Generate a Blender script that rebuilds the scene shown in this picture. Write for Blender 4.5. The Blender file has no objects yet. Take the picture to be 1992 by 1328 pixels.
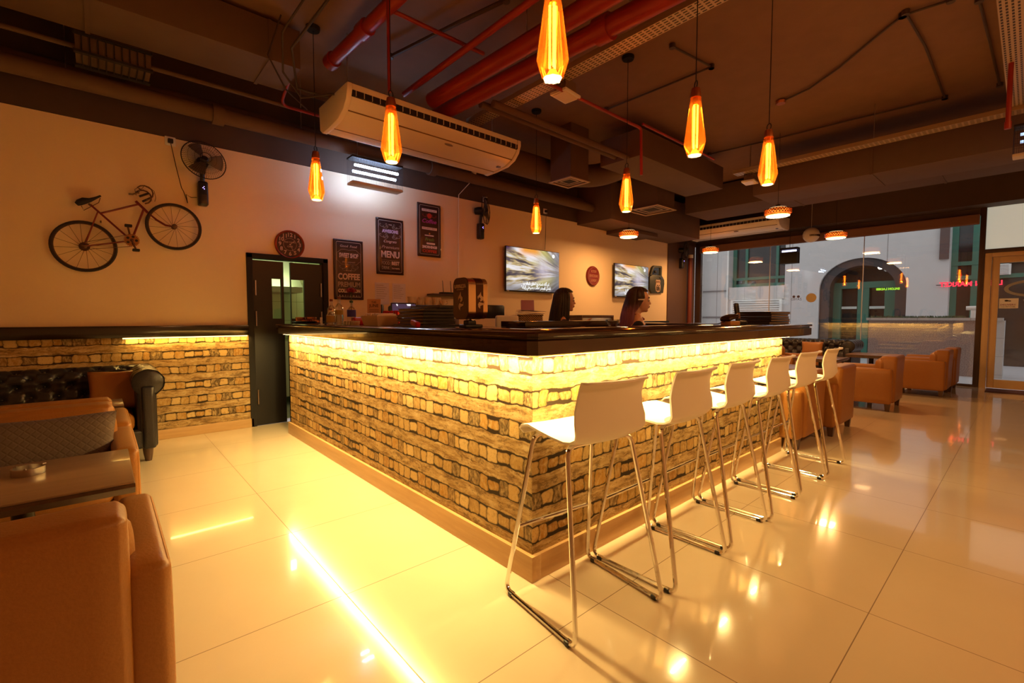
import bpy, bmesh, math, random
from mathutils import Vector, Matrix, Euler
random.seed(7)
SC = bpy.context.scene
COL = SC.collection
PI = math.pi
R = math.radians

# ---------------------------------------------------------------- camera
CAM_F, CAM_H, CAM_T, CAM_A = 898.0, 1.25, R(3.0), R(48.35)
cd = bpy.data.cameras.new('camera'); cam = bpy.data.objects.new('camera', cd); COL.objects.link(cam)
cd.sensor_width = 36.0; cd.lens = CAM_F / 1992.0 * 36.0; cd.clip_start = 0.05; cd.clip_end = 200
cam.location = (0, 0, CAM_H)
cam.rotation_euler = (PI / 2 - CAM_T, 0, CAM_A - PI / 2)
SC.camera = cam

# ---------------------------------------------------------------- world and view
w = bpy.data.worlds.new('world'); SC.world = w; w.use_nodes = True
w.node_tree.nodes['Background'].inputs[0].default_value = (0.98, 0.95, 0.97, 1)
w.node_tree.nodes['Background'].inputs[1].default_value = 1.0
SC.view_settings.view_transform = 'Standard'; SC.view_settings.look = 'None'
SC.view_settings.exposure = 0.0; SC.view_settings.gamma = 1.0
SC.view_settings.use_curve_mapping = False

LED = (1.0, 0.68, 0.23); AMBER = (1.0, 0.34, 0.045); WARM = (1.0, 0.47, 0.15)
def area(name, loc, size, power, color, rot=(0, 0, 0), spread=PI):
    l = bpy.data.lights.new(name, 'AREA'); l.shape = 'RECTANGLE'; l.size, l.size_y = size
    l.energy = power; l.color = color; l.spread = spread
    o = bpy.data.objects.new(name, l); COL.objects.link(o); o.location = loc; o.rotation_euler = rot
    return o
def point(name, loc, power, color, r=0.03):
    l = bpy.data.lights.new(name, 'POINT'); l.energy = power; l.color = color; l.shadow_soft_size = r
    o = bpy.data.objects.new(name, l); COL.objects.link(o); o.location = loc
    return o
# the LED tapes under the bar top, and the one under the wall ledge
area('led_light_side', (1.435, 3.32, 1.068), (0.02, 3.7), 80, LED)
area('led_light_front', (3.06, 1.475, 1.068), (3.3, 0.02), 56, LED)
area('led_light_end', (4.80, 3.2, 1.068), (0.02, 3.2), 50, LED)
area('led_light_ledge', (0.70, 5.84, 1.036), (1.05, 0.045), 4.0, (1.0, 0.6, 0.14))
# unseen fill lights, added to brighten the room with warm light
for q in ((-1.6, 0.6, 2.5), (-1.6, 3.6, 3), (2.6, -1.8, 54), (5.0, -1.6, 40), (8.4, -1.2, 34)):
    area('warm_fill', (q[0], q[1], 3.3), (0.3, 0.3), q[2], WARM)
area('kitchen_light', (1.9, 7.3, 2.5), (0.8, 0.3), 22, (0.85, 1.0, 0.50))

# ---------------------------------------------------------------- materials
MATS = {}
def mat(name, col, rough=0.5, metal=0.0, emit=None, es=1.0, alpha=None, spec=0.5, coat=0.0, bump=None, sheen=0, var=0.0, trans=0.0):
    if name in MATS: return MATS[name]
    m = bpy.data.materials.new(name); m.use_nodes = True; nt = m.node_tree
    b = nt.nodes['Principled BSDF']
    b.inputs['Base Color'].default_value = (*col, 1); b.inputs['Roughness'].default_value = rough
    b.inputs['Metallic'].default_value = metal; b.inputs['Specular IOR Level'].default_value = spec
    b.inputs['Coat Weight'].default_value = coat; b.inputs['Transmission Weight'].default_value = trans
    if emit: b.inputs['Emission Color'].default_value = (*emit, 1); b.inputs['Emission Strength'].default_value = es
    tc = nt.nodes.new('ShaderNodeTexCoord')
    nz = nt.nodes.new('ShaderNodeTexNoise'); nt.links.new(tc.outputs['Object'], nz.inputs['Vector'])
    nz.inputs['Scale'].default_value = bump[0] if bump else 6.0
    nz.inputs['Detail'].default_value = 3
    if bump:
        bp = nt.nodes.new('ShaderNodeBump'); bp.inputs['Strength'].default_value = bump[1]; bp.inputs['Distance'].default_value = 0.01
        nt.links.new(nz.outputs['Fac'], bp.inputs['Height']); nt.links.new(bp.outputs['Normal'], b.inputs['Normal'])
    v = var if var else 0.06
    mx = nt.nodes.new('ShaderNodeMix'); mx.data_type = 'RGBA'
    mx.inputs[6].default_value = (*[c * (1 - v) for c in col], 1); mx.inputs[7].default_value = (*[min(1, c * (1 + v)) for c in col], 1)
    nt.links.new(nz.outputs['Fac'], mx.inputs[0]); nt.links.new(mx.outputs[2], b.inputs['Base Color'])
    MATS[name] = m
    return m
def emis(name, col, s):
    if name in MATS: return MATS[name]
    m = bpy.data.materials.new(name); m.use_nodes = True; nt = m.node_tree
    nt.nodes.remove(nt.nodes['Principled BSDF']); e = nt.nodes.new('ShaderNodeEmission')
    e.inputs[0].default_value = (*col, 1); e.inputs[1].default_value = s
    nt.links.new(e.outputs[0], nt.nodes['Material Output'].inputs[0]); MATS[name] = m
    return m
def thin_glass(name, tint, refl=0.12, rough=0.02, haze=0.0, hazecol=(1, 1, 1)):
    if name in MATS: return MATS[name]
    m = bpy.data.materials.new(name); m.use_nodes = True; nt = m.node_tree
    nt.nodes.remove(nt.nodes['Principled BSDF'])
    t = nt.nodes.new('ShaderNodeBsdfTransparent'); t.inputs[0].default_value = (*tint, 1)
    g = nt.nodes.new('ShaderNodeBsdfGlossy'); g.inputs['Roughness'].default_value = rough
    lw = nt.nodes.new('ShaderNodeLayerWeight'); lw.inputs[0].default_value = 0.35
    ml = nt.nodes.new('ShaderNodeMath'); ml.operation = 'MULTIPLY_ADD'; ml.inputs[1].default_value = 0.5; ml.inputs[2].default_value = refl
    nt.links.new(lw.outputs['Fresnel'], ml.inputs[0])
    mx = nt.nodes.new('ShaderNodeMixShader'); nt.links.new(ml.outputs[0], mx.inputs[0])
    nt.links.new(t.outputs[0], mx.inputs[1]); nt.links.new(g.outputs[0], mx.inputs[2])
    out = mx
    if haze:
        d = nt.nodes.new('ShaderNodeBsdfTranslucent'); d.inputs[0].default_value = (*hazecol, 1)
        m2 = nt.nodes.new('ShaderNodeMixShader'); m2.inputs[0].default_value = haze
        nt.links.new(mx.outputs[0], m2.inputs[1]); nt.links.new(d.outputs[0], m2.inputs[2]); out = m2
    nt.links.new(out.outputs[0], nt.nodes['Material Output'].inputs[0]); MATS[name] = m
    return m

class NG:   # small node helper
    def __init__(s, name):
        s.m = bpy.data.materials.new(name); s.m.use_nodes = True; s.nt = s.m.node_tree
        s.b = s.nt.nodes['Principled BSDF']; s.out = s.nt.nodes['Material Output']; MATS[name] = s.m
    def set(s, sock, v):
        if isinstance(v, bpy.types.NodeSocket): s.nt.links.new(v, sock)
        else: sock.default_value = v
    def math(s, op, a, b=0.0, c=0.0, clamp=False):
        n = s.nt.nodes.new('ShaderNodeMath'); n.operation = op; n.use_clamp = clamp
        s.set(n.inputs[0], a); s.set(n.inputs[1], b); s.set(n.inputs[2], c); return n.outputs[0]
    def mix(s, f, a, b, mode='MIX'):
        n = s.nt.nodes.new('ShaderNodeMix'); n.data_type = 'RGBA'; n.blend_type = mode
        s.set(n.inputs[0], f)
        s.set(n.inputs[6], (*a, 1) if isinstance(a, tuple) else a); s.set(n.inputs[7], (*b, 1) if isinstance(b, tuple) else b)
        return n.outputs[2]
    def xyz(s):
        t = s.nt.nodes.new('ShaderNodeTexCoord'); p = s.nt.nodes.new('ShaderNodeSeparateXYZ')
        s.nt.links.new(t.outputs['Object'], p.inputs[0]); return p.outputs[0], p.outputs[1], p.outputs[2]
    def vec(s, x, y=0.0, z=0.0):
        n = s.nt.nodes.new('ShaderNodeCombineXYZ'); s.set(n.inputs[0], x); s.set(n.inputs[1], y); s.set(n.inputs[2], z); return n.outputs[0]
    def noise(s, v, scale, detail=3, rough=0.5):
        n = s.nt.nodes.new('ShaderNodeTexNoise'); s.nt.links.new(v, n.inputs['Vector'])
        n.inputs['Scale'].default_value = scale; n.inputs['Detail'].default_value = detail; n.inputs['Roughness'].default_value = rough
        return n.outputs['Fac']
    def ss(s, x, lo, hi):
        n = s.nt.nodes.new('ShaderNodeMapRange'); n.interpolation_type = 'SMOOTHSTEP'
        s.set(n.inputs[0], x); n.inputs[1].default_value = lo; n.inputs[2].default_value = hi; return n.outputs[0]
    def ramp(s, f, stops):
        n = s.nt.nodes.new('ShaderNodeValToRGB'); s.nt.links.new(f, n.inputs[0]); cr = n.color_ramp
        while len(cr.elements) < len(stops): cr.elements.new(0.5)
        for e, (p, c) in zip(cr.elements, stops): e.position = p; e.color = (*c, 1)
        return n.outputs[0]
    def bump(s, h, st=0.3, d=0.01):
        n = s.nt.nodes.new('ShaderNodeBump'); n.inputs[0].default_value = st; n.inputs[1].default_value = d
        s.nt.links.new(h, n.inputs['Height']); s.nt.links.new(n.outputs[0], s.b.inputs['Normal'])
    def done(s, col=None, rough=None):
        if col is not None: s.set(s.b.inputs['Base Color'], (*col, 1) if isinstance(col, tuple) else col)
        if rough is not None: s.set(s.b.inputs['Roughness'], rough)
        return s.m

def wallpaper(name, axis, off=0.0):
    """rows of rounded sawn logs ends alternating with long whitewashed timbers"""
    g = NG(name); x, y, z = g.xyz(); u0 = {'x': x, 'y': y}[axis]
    u0 = g.math('ADD', u0, off)
    warp = g.noise(g.vec(u0, z), 5.5, 2); warp2 = g.noise(g.vec(u0, z, 4.0), 16, 4)
    v = g.math('ADD', z, g.math('MULTIPLY', g.math('SUBTRACT', warp, 0.5), 0.030))
    v = g.math('ADD', v, g.math('MULTIPLY', g.math('SUBTRACT', warp2, 0.5), 0.022))
    u = g.math('ADD', u0, g.math('MULTIPLY', g.math('SUBTRACT', warp2, 0.5), 0.045))
    P = 0.161
    vr = g.math('DIVIDE', g.math('ADD', v, 0.062), P); row = g.math('FLOOR', vr); fr = g.math('FRACT', vr)
    # stones: fr 0.5..1 ; timber fr 0..0.5
    isst = g.ss(fr, 0.485, 0.50)
    un = g.math('ADD', g.math('DIVIDE', u, 0.082), g.math('MULTIPLY', g.math('MODULO', row, 2.0), 7.37))
    vo = g.nt.nodes.new('ShaderNodeTexVoronoi'); vo.voronoi_dimensions = '1D'; vo.feature = 'DISTANCE_TO_EDGE'; vo.inputs['Scale'].default_value = 1.0; vo.inputs['Randomness'].default_value = 1.0
    g.nt.links.new(un, vo.inputs['W'])
    vc = g.nt.nodes.new('ShaderNodeTexVoronoi'); vc.voronoi_dimensions = '1D'; vc.inputs['Scale'].default_value = 1.0; vc.inputs['Randomness'].default_value = 1.0
    g.nt.links.new(un, vc.inputs['W'])
    sp = g.nt.nodes.new('ShaderNodeSeparateColor'); g.nt.links.new(vc.outputs['Color'], sp.inputs[0])
    du = vo.outputs['Distance']
    dv = g.math('SUBTRACT', 0.25, g.math('ABSOLUTE', g.math('SUBTRACT', fr, 0.745)))      # 0 at edges
    dv = g.math('SUBTRACT', dv, g.math('MULTIPLY', g.math('MULTIPLY', sp.outputs[1], sp.outputs[1]), 0.12))
    a = g.math('MAXIMUM', g.math('SUBTRACT', 0.22, du), 0.0); b = g.math('MAXIMUM', g.math('SUBTRACT', 0.075, dv), 0.0)
    e = g.math('SQRT', g.math('ADD', g.math('POWER', g.math('DIVIDE', a, 0.22), 2.0), g.math('POWER', g.math('DIVIDE', b, 0.075), 2.0)))
    stone = g.math('SUBTRACT', 1.0, g.ss(e, 0.86, 0.98))
    rim = g.math('SUBTRACT', 1.0, g.ss(e, 0.35, 0.85))
    cell = g.ramp(sp.outputs[0], [(0.0, (0.09, 0.06, 0.03)), (0.14, (0.13, 0.09, 0.05)), (0.20, (0.34, 0.17, 0.035)), (0.42, (0.48, 0.27, 0.06)), (0.62, (0.42, 0.28, 0.11)), (0.8, (0.62, 0.44, 0.20)), (1.0, (0.72, 0.58, 0.34))])
    grain = g.noise(g.vec(g.math('MULTIPLY', u, 1.0), g.math('MULTIPLY', v, 0.45), sp.outputs[2]), 60, 5, 0.65)
    cell = g.mix(g.ss(grain, 0.35, 0.75), cell, (0.60, 0.46, 0.26), 'MIX')
    big = g.noise(g.vec(u, v, 9.0), 24, 3)
    cell = g.mix(g.math('MULTIPLY', g.ss(big, 0.55, 0.72), 0.5), cell, (0.26, 0.14, 0.05))
    fine = g.noise(g.vec(u0, z, 2.0), 130, 4, 0.7); cell = g.mix(g.math('MULTIPLY', g.ss(fine, 0.56, 0.66), 0.55), cell, (0.14, 0.08, 0.035))
    cell = g.mix(rim, g.mix(0.5, cell, (0.16, 0.10, 0.05)), cell)
    mortar = (0.030, 0.017, 0.009)
    st = g.mix(stone, mortar, cell)
    # timbers
    tg = g.noise(g.vec(g.math('MULTIPLY', u0, 0.16), v, g.math('MULTIPLY', row, 3.1)), 46, 6, 0.7)
    tb = g.noise(g.vec(g.math('MULTIPLY', u0, 0.6), v, 2.0), 17, 5, 0.7)
    tim = g.ramp(tg, [(0.30, (0.10, 0.055, 0.025)), (0.42, (0.34, 0.22, 0.10)), (0.52, (0.48, 0.35, 0.19)), (0.70, (0.62, 0.50, 0.32))])
    tim = g.mix(g.math('MULTIPLY', g.ss(tb, 0.53, 0.62), 0.75), tim, (0.17, 0.11, 0.06))
    tim = g.mix(g.math('MULTIPLY', g.ss(tb, 0.44, 0.36), 0.6), tim, (0.66, 0.56, 0.40))
    ck = g.noise(g.vec(g.math('MULTIPLY', u0, 0.35), v, 7.0), 95, 4, 0.7); tim = g.mix(g.math('MULTIPLY', g.ss(ck, 0.57, 0.64), 0.7), tim, (0.10, 0.06, 0.03))
    dt = g.math('SUBTRACT', 0.25, g.math('ABSOLUTE', g.math('SUBTRACT', fr, 0.245)))
    tim = g.mix(g.ss(dt, 0.006, 0.032), mortar, tim)
    col = g.mix(1.0, g.mix(isst, tim, st), (0.98, 0.90, 0.70), 'MULTIPLY')
    g.b.inputs['Specular IOR Level'].default_value = 0.25
    return g.done(col, 0.62)

def floor_mat():
    g = NG('floor_tile'); x, y, z = g.xyz()
    def joint(c, off):
        f = g.math('FRACT', g.math('ADD', g.math('DIVIDE', g.math('SUBTRACT', c, off), 0.8), 100.5))
        return g.math('SUBTRACT', 1.0, g.ss(g.math('ABSOLUTE', g.math('SUBTRACT', f, 0.5)), 0.0014, 0.0034))
    j = g.math('MAXIMUM', joint(x, 0.785), joint(y, 0.41))
    n = g.noise(g.vec(x, y), 3.0, 6, 0.6); n2 = g.noise(g.vec(x, y), 0.8, 2)
    base = g.mix(n, (0.74, 0.60, 0.42), (0.81, 0.68, 0.50)); base = g.mix(g.math('MULTIPLY', n2, 0.3), base, (0.70, 0.56, 0.38))
    col = g.mix(j, base, (0.24, 0.15, 0.08))
    g.b.inputs['Coat Weight'].default_value = 0.6; g.b.inputs['Coat Roughness'].default_value = 0.03
    g.b.inputs['Specular IOR Level'].default_value = 0.6
    return g.done(col, g.math('ADD', 0.13, g.math('MULTIPLY', j, 0.5)))

def wood(name, c1, c2, rough=0.35, sc=1.0, axis='x', coat=0.0):
    g = NG(name); x, y, z = g.xyz()
    s = {'x': (0.12, 1.6, 1.6), 'y': (1.6, 0.12, 1.6), 'z': (1.6, 1.6, 0.12)}[axis]
    v = g.vec(g.math('MULTIPLY', x, s[0]), g.math('MULTIPLY', y, s[1]), g.math('MULTIPLY', z, s[2]))
    n = g.noise(v, 14 * sc, 6, 0.65); n2 = g.noise(v, 3 * sc, 2)
    g.b.inputs['Coat Weight'].default_value = coat; g.b.inputs['Coat Roughness'].default_value = 0.06
    return g.done(g.mix(g.ss(g.math('ADD', g.math('MULTIPLY', n, 0.7), g.math('MULTIPLY', n2, 0.3)), 0.3, 0.7), c1, c2), rough)

def tiled(name, col, line, px, pz, axes=('x', 'z'), rough=0.5, t=0.004, offs=(0, 0), spread=0.06):
    g = NG(name); d = dict(zip('xyz', g.xyz()))
    js = []
    for a, p, o in zip(axes, (px, pz), offs):
        f = g.math('FRACT', g.math('ADD', g.math('DIVIDE', g.math('SUBTRACT', d[a], o), p), 100.5))
        js.append(g.math('LESS_THAN', g.math('ABSOLUTE', g.math('SUBTRACT', f, 0.5)), t / p / 2))
    j = g.math('MAXIMUM', *js)
    n = g.noise(g.vec(d['x'], d['y'], d['z']), 3, 5, 0.6)
    base = g.mix(n, tuple(c * (1 - spread) for c in col), tuple(min(1, c * (1 + spread)) for c in col))
    return g.done(g.mix(j, base, line), rough)

# ---------------------------------------------------------------- mesh builder
class MB:
    def __init__(s): s.bm = bmesh.new()
    def _new(s, verts, faces):
        vs = [s.bm.verts.new(v) for v in verts]
        for f in faces:
            try: s.bm.faces.new([vs[i] for i in f])
            except ValueError: pass
        return vs
    def box(s, x0, x1, y0, y1, z0, z1, M=None):
        v = [Vector((x, y, z)) for x in (x0, x1) for y in (y0, y1) for z in (z0, z1)]
        if M: v = [M @ p for p in v]
        s._new(v, [(0, 1, 3, 2), (4, 6, 7, 5), (0, 4, 5, 1), (2, 3, 7, 6), (0, 2, 6, 4), (1, 5, 7, 3)]); return s
    def tube(s, pts, r, seg=10, closed=False, cap=True):
        pts = [Vector(p) for p in pts]; n = len(pts)
        rs = r if isinstance(r, (list, tuple)) else [r] * n
        rings = []; up = None
        for i, p in enumerate(pts):
            if closed: t = (pts[(i + 1) % n] - pts[i - 1])
            else: t = pts[min(i + 1, n - 1)] - pts[max(i - 1, 0)]
            t.normalize()
            if up is None:
                up = Vector((0, 0, 1)) if abs(t.z) < 0.9 else Vector((1, 0, 0))
            a = (up - t * up.dot(t))
            if a.length < 1e-5: a = t.orthogonal()
            a.normalize(); up = a; b = t.cross(a)
            rings.append([s.bm.verts.new(p + (a * math.cos(2 * PI * k / seg) + b * math.sin(2 * PI * k / seg)) * rs[i]) for k in range(seg)])
        m = n if closed else n - 1
        for i in range(m):
            A, B = rings[i], rings[(i + 1) % n]
            for k in range(seg): s.bm.faces.new((A[k], A[(k + 1) % seg], B[(k + 1) % seg], B[k]))
        if cap and not closed: s.bm.faces.new(rings[0][::-1]); s.bm.faces.new(rings[-1])
        return s
    def bend(s, pts, r, rad=0.04, seg=10, k=5, closed=False):
        """tube through corner points with rounded corners"""
        P = [Vector(p) for p in pts]; out = []; n = len(P)
        for i, p in enumerate(P):
            if not closed and i in (0, n - 1): out.append(p); continue
            a = P[i - 1] - p; b = P[(i + 1) % n] - p
            d = min(rad, a.length * .49, b.length * .49)
            p0 = p + a.normalized() * d; p1 = p + b.normalized() * d
            for j in range(k + 1):
                t = j / k; out.append(p0 * (1 - t) ** 2 + p * 2 * t * (1 - t) + p1 * t * t)
        return s.tube(out, r, seg, closed)
    def lathe(s, prof, seg=24, M=None, cap=True):
        rings = []
        for (r, z) in prof:
            ring = []
            for k in range(seg):
                p = Vector((r * math.cos(2 * PI * k / seg), r * math.sin(2 * PI * k / seg), z))
                ring.append(s.bm.verts.new(M @ p if M else p))
            rings.append(ring)
        for A, B in zip(rings, rings[1:]):
            for k in range(seg): s.bm.faces.new((A[k], A[(k + 1) % seg], B[(k + 1) % seg], B[k]))
        if cap: s.bm.faces.new(rings[0][::-1]); s.bm.faces.new(rings[-1])
        return s
    def prism(s, poly, d0, d1, axis='y'):
        """poly in the two other axes, extruded along axis"""
        def P(a, b, d): return {'x': (d, a, b), 'y': (a, d, b), 'z': (a, b, d)}[axis]
        n = len(poly)
        v = [P(a, b, d0) for a, b in poly] + [P(a, b, d1) for a, b in poly]
        s._new(v, [tuple(range(n)), tuple(range(2 * n - 1, n - 1, -1))] + [(i, i + n, (i + 1) % n + n, (i + 1) % n) for i in range(n)]); return s
    def rbox(s, x0, x1, y0, y1, z0, z1, r=0.03, n=4, puff=0.0, M=None, fn=None):
        """rounded (upholstered) box; puff swells the large faces"""
        c = Vector(((x0 + x1) / 2, (y0 + y1) / 2, (z0 + z1) / 2)); h = Vector(((x1 - x0) / 2, (y1 - y0) / 2, (z1 - z0) / 2))
        r = min(r, min(h) * .98)
        b = bmesh.new(); bmesh.ops.create_cube(b, size=2.0)
        bmesh.ops.subdivide_edges(b, edges=b.edges[:], cuts=2 * n + 1, use_grid_fill=True)
        N = n + 1
        def mp(t, hh):
            a = abs(t); sg = 1 if t >= 0 else -1
            k0 = (hh - r) / hh * 0.0 + 0.5
            if a <= k0: return sg * a / k0 * (hh - r), 0.0
            return sg * (hh - r), sg * math.tan((a - k0) / (1 - k0) * PI / 4)
        idx = {}
        for v in b.verts:
            q = Vector((0, 0, 0)); e = Vector((0, 0, 0)); co = v.co
            for i in range(3): q[i], e[i] = mp(co[i], h[i])
            if e.length > 0: q += e.normalized() * r
            if puff:
                f = (1 - co.x ** 2) * (1 - co.y ** 2) * (1 if abs(co.z) > .99 else 0) + (1 - co.x ** 2) * (1 - co.z ** 2) * (1 if abs(co.y) > .99 else 0) + (1 - co.z ** 2) * (1 - co.y ** 2) * (1 if abs(co.x) > .99 else 0)
                ax = max(range(3), key=lambda i: abs(co[i])); q[ax] += (1 if co[ax] > 0 else -1) * puff * f
            q += c
            if fn: q = fn(q)
            if M: q = M @ q
            idx[v.index] = s.bm.verts.new(q)
        for f in b.faces:
            try: s.bm.faces.new([idx[v.index] for v in f.verts])
            except ValueError: pass
        b.free(); return s
    def sph(s, c, r, u=16, v=10, M=None):
        c = Vector(c); r = Vector(r) if isinstance(r, (tuple, list, Vector)) else Vector((r, r, r))
        b = bmesh.new(); bmesh.ops.create_uvsphere(b, u_segments=u, v_segments=v, radius=1)
        idx = {}
        for q in b.verts:
            p = Vector((q.co.x * r.x, q.co.y * r.y, q.co.z * r.z)) + c
            idx[q.index] = s.bm.verts.new(M @ p if M else p)
        for f in b.faces: s.bm.faces.new([idx[q.index] for q in f.verts])
        b.free(); return s
    def grid(s, fn, nu, nv, thick=None):
        V = [[s.bm.verts.new(fn(i / nu, j / nv)) for j in range(nv + 1)] for i in range(nu + 1)]
        fs = [s.bm.faces.new((V[i][j], V[i + 1][j], V[i + 1][j + 1], V[i][j + 1])) for i in range(nu) for j in range(nv)]
        return s
    def mesh(s, name, m, smooth=True, bevel=0.0, ang=35):
        bmesh.ops.recalc_face_normals(s.bm, faces=s.bm.faces[:])
        if bevel:
            ed = [e for e in s.bm.edges if len(e.link_faces) == 2 and e.calc_face_angle(0) > R(30)]
            bmesh.ops.bevel(s.bm, geom=ed, offset=bevel, segments=2, profile=0.6, affect='EDGES', clamp_overlap=True)
        me = bpy.data.meshes.new(name); s.bm.to_mesh(me); s.bm.free()
        for mm in (m if isinstance(m, (list, tuple)) else [m]): me.materials.append(mm)
        if smooth:
            for p in me.polygons: p.use_smooth = True
            me.set_sharp_from_angle(angle=R(ang))
        return me
    def build(s, name, m, parent=None, loc=None, rot=None, **k):
        o = bpy.data.objects.new(name, s.mesh(name, m, **k)); COL.objects.link(o)
        if parent is not None: o.parent = parent
        if loc is not None: o.location = loc
        if rot is not None: o.rotation_euler = rot
        return o

def tag(o, label, cat, group=None, kind=None):
    if label: o['label'] = label
    if cat: o['category'] = cat
    if group: o['group'] = group
    if kind: o['kind'] = kind
    return o
def thing(name, label, cat, loc=(0, 0, 0), rz=0.0, group=None):
    o = bpy.data.objects.new(name, None); COL.objects.link(o); o.location = loc; o.rotation_euler = (0, 0, rz)
    o.empty_display_size = 0.1
    return tag(o, label, cat, group)
def struct(name, mb, m, **k):
    o = mb.build(name, m, **k); o['kind'] = 'structure'; return o
def copy_tree(o, parent=None):
    c = o.copy(); COL.objects.link(c); c.parent = parent
    for ch in list(o.children): copy_tree(ch, c)
    return c
def text(name, s, size, m, parent, loc, rot=(PI / 2, 0, 0), align='CENTER', depth=0.0015, xs=1.0, shear=0.0, bold=0.0):
    cu = bpy.data.curves.new('t', 'FONT'); cu.body = s; cu.size = size; cu.align_x = align; cu.align_y = 'CENTER'
    cu.extrude = depth; cu.shear = shear; cu.offset = bold; cu.resolution_u = 3
    t = bpy.data.objects.new('t', cu); COL.objects.link(t)
    dg = bpy.context.evaluated_depsgraph_get(); me = bpy.data.meshes.new_from_object(t.evaluated_get(dg))
    bpy.data.objects.remove(t); me.materials.clear(); me.materials.append(m)
    for v in me.vertices: v.co.x *= xs
    o = bpy.data.objects.new(name, me); COL.objects.link(o); o.parent = parent; o.location = loc; o.rotation_euler = rot
    return o
def px_ray(px, py):
    u = (px - 996) / CAM_F; v = (py - 664) / CAM_F
    ca, sa, ct, st = math.cos(CAM_A), math.sin(CAM_A), math.cos(CAM_T), math.sin(CAM_T)
    return Vector((ct * ca + u * sa - v * st * ca, ct * sa - u * ca - v * st * sa, -st - v * ct))
def on(px, py, **k):
    """the point of a real plane (x=, y= or z=) seen at a photo position"""
    (a, val), = k.items(); r = px_ray(px, py); i = 'xyz'.index(a); o = (0, 0, CAM_H)[i]
    return Vector((0, 0, CAM_H)) + r * ((val - o) / r[i])
# ---------------------------------------------------------------- shared materials
CREAM = mat('cream_paint', (0.82, 0.66, 0.44), 0.55, var=0.02, bump=(60, 0.03))
DARKP = mat('dark_brown_paint', (0.075, 0.045, 0.03), 0.75, var=0.15)
SLAB = mat('brown_ceiling_paint', (0.20, 0.100, 0.058), 0.85, var=0.12)
DUCTP = mat('brown_duct_paint', (0.12, 0.068, 0.042), 0.8, var=0.12)
BLACKW = mat('black_lacquer', (0.012, 0.009, 0.007), 0.16, coat=0.4)
COUNTER = mat('dark_counter_lacquer', (0.030, 0.013, 0.008), 0.13, coat=0.7, var=0.3)
BASEB = wood('oak_skirting', (0.48, 0.28, 0.11), (0.60, 0.38, 0.17), 0.4, 1.2, 'x')
BASEBY = wood('oak_skirting_y', (0.48, 0.28, 0.11), (0.60, 0.38, 0.17), 0.4, 1.2, 'y')
CHROME = mat('chrome', (0.82, 0.80, 0.77), 0.09, 1.0, var=0.01)
STEEL = mat('brushed_steel', (0.55, 0.50, 0.45), 0.28, 1.0, var=0.05)
BLACKP = mat('black_plastic', (0.012, 0.011, 0.012), 0.35)
BLACKM = mat('matte_black', (0.014, 0.012, 0.012), 0.8)
WHITEP = mat('white_plastic', (0.86, 0.85, 0.82), 0.32, var=0.01)
IVORY = mat('ivory_plastic', (0.80, 0.76, 0.66), 0.35, var=0.02)
REDP = mat('red_pipe_paint', (0.27, 0.016, 0.005), 0.42, var=0.12)
TAN = mat('tan_leather', (0.33, 0.13, 0.023), 0.42, var=0.12, bump=(120, 0.12))
BLKL = mat('black_leather', (0.022, 0.020, 0.024), 0.28, var=0.2, bump=(90, 0.15))
DWOOD = wood('dark_wood', (0.055, 0.028, 0.016), (0.11, 0.055, 0.03), 0.3, 1.0, 'z', 0.2)
TWOOD = wood('table_wood', (0.20, 0.115, 0.065), (0.27, 0.16, 0.09), 0.28, 0.8, 'x', 0.3)
GREENF = mat('green_window_frame', (0.045, 0.17, 0.12), 0.45)
DGLASS = mat('dark_glass', (0.035, 0.032, 0.03), 0.08, var=0.3)
CONC = tiled('pale_facade', (0.60, 0.58, 0.57), (0.30, 0.28, 0.27), 2.6, 40.0, ('y', 'z'), 0.8, 0.02, (0.4, 0))
WHITEM = mat('white_paint', (0.80, 0.79, 0.76), 0.6)
GRAN = None
WPX = wallpaper('log_wallpaper_x', 'x'); WPY = wallpaper('log_wallpaper_y', 'y', 3.7)
YW, XW, ZC = 5.89, 11.7, 3.9
XL, YB = -3.0, -4.0

# ---------------------------------------------------------------- shell
struct('floor', MB().box(XL, XW, YB, YW, -0.06, 0), floor_mat())
struct('ceiling', MB().box(XL, XW + .3, YB, YW + .2, ZC, ZC + .1), SLAB)
b = MB(); b.box(XL, 1.25, YW, YW + .2, 0, 3.07); b.box(2.13, 10.25, YW, YW + .2, 0, 3.07); b.box(1.25, 2.13, YW, YW + .2, 1.96, 3.07)
struct('wall_back', b, CREAM)
struct('wall_back_upper', MB().box(XL, XW, YW - .003, YW + .2, 3.075, ZC), DARKP)
struct('wall_left', MB().box(XL - .2, XL, YB, YW + .2, 0, ZC), CREAM)
struct('wall_front', MB().box(XL - .2, XW + .2, YB - .2, YB, 0, ZC), CREAM)
struct('wall_column', MB().box(10.25, XW - .12, YW - .02, YW + .2, 0, 3.075), mat('dark_column', (0.10, 0.055, 0.035), 0.5))
b = MB(); b.box(XL, 1.25, YW - .012, YW, 0.1, 1.06); struct('wall_back_wallpaper', b, WPX)
b = MB(); b.box(2.15, 10.25, YW - .012, YW, 0.1, 1.06); struct('wall_back_wallpaper_right', b, WPX)
b = MB(); b.box(XL, 1.27, YW - .03, YW, 0, 0.1); struct('baseboard_back', b, BASEB, bevel=.004)
b = MB(); b.box(2.15, 10.25, YW - .03, YW, 0, 0.1); struct('baseboard_right', b, BASEB, bevel=.004)
b = MB(); b.box(XL, 1.235, YW - .075, YW, 1.05, 1.165); struct('trim_1', b, BLACKW, bevel=.006)
b = MB(); b.box(2.15, 10.25, YW - .075, YW, 1.05, 1.165); struct('trim_2', b, BLACKW, bevel=.006)
b = MB(); b.box(0.15, 1.22, YW - .06, YW - .04, 1.038, 1.05)
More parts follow.
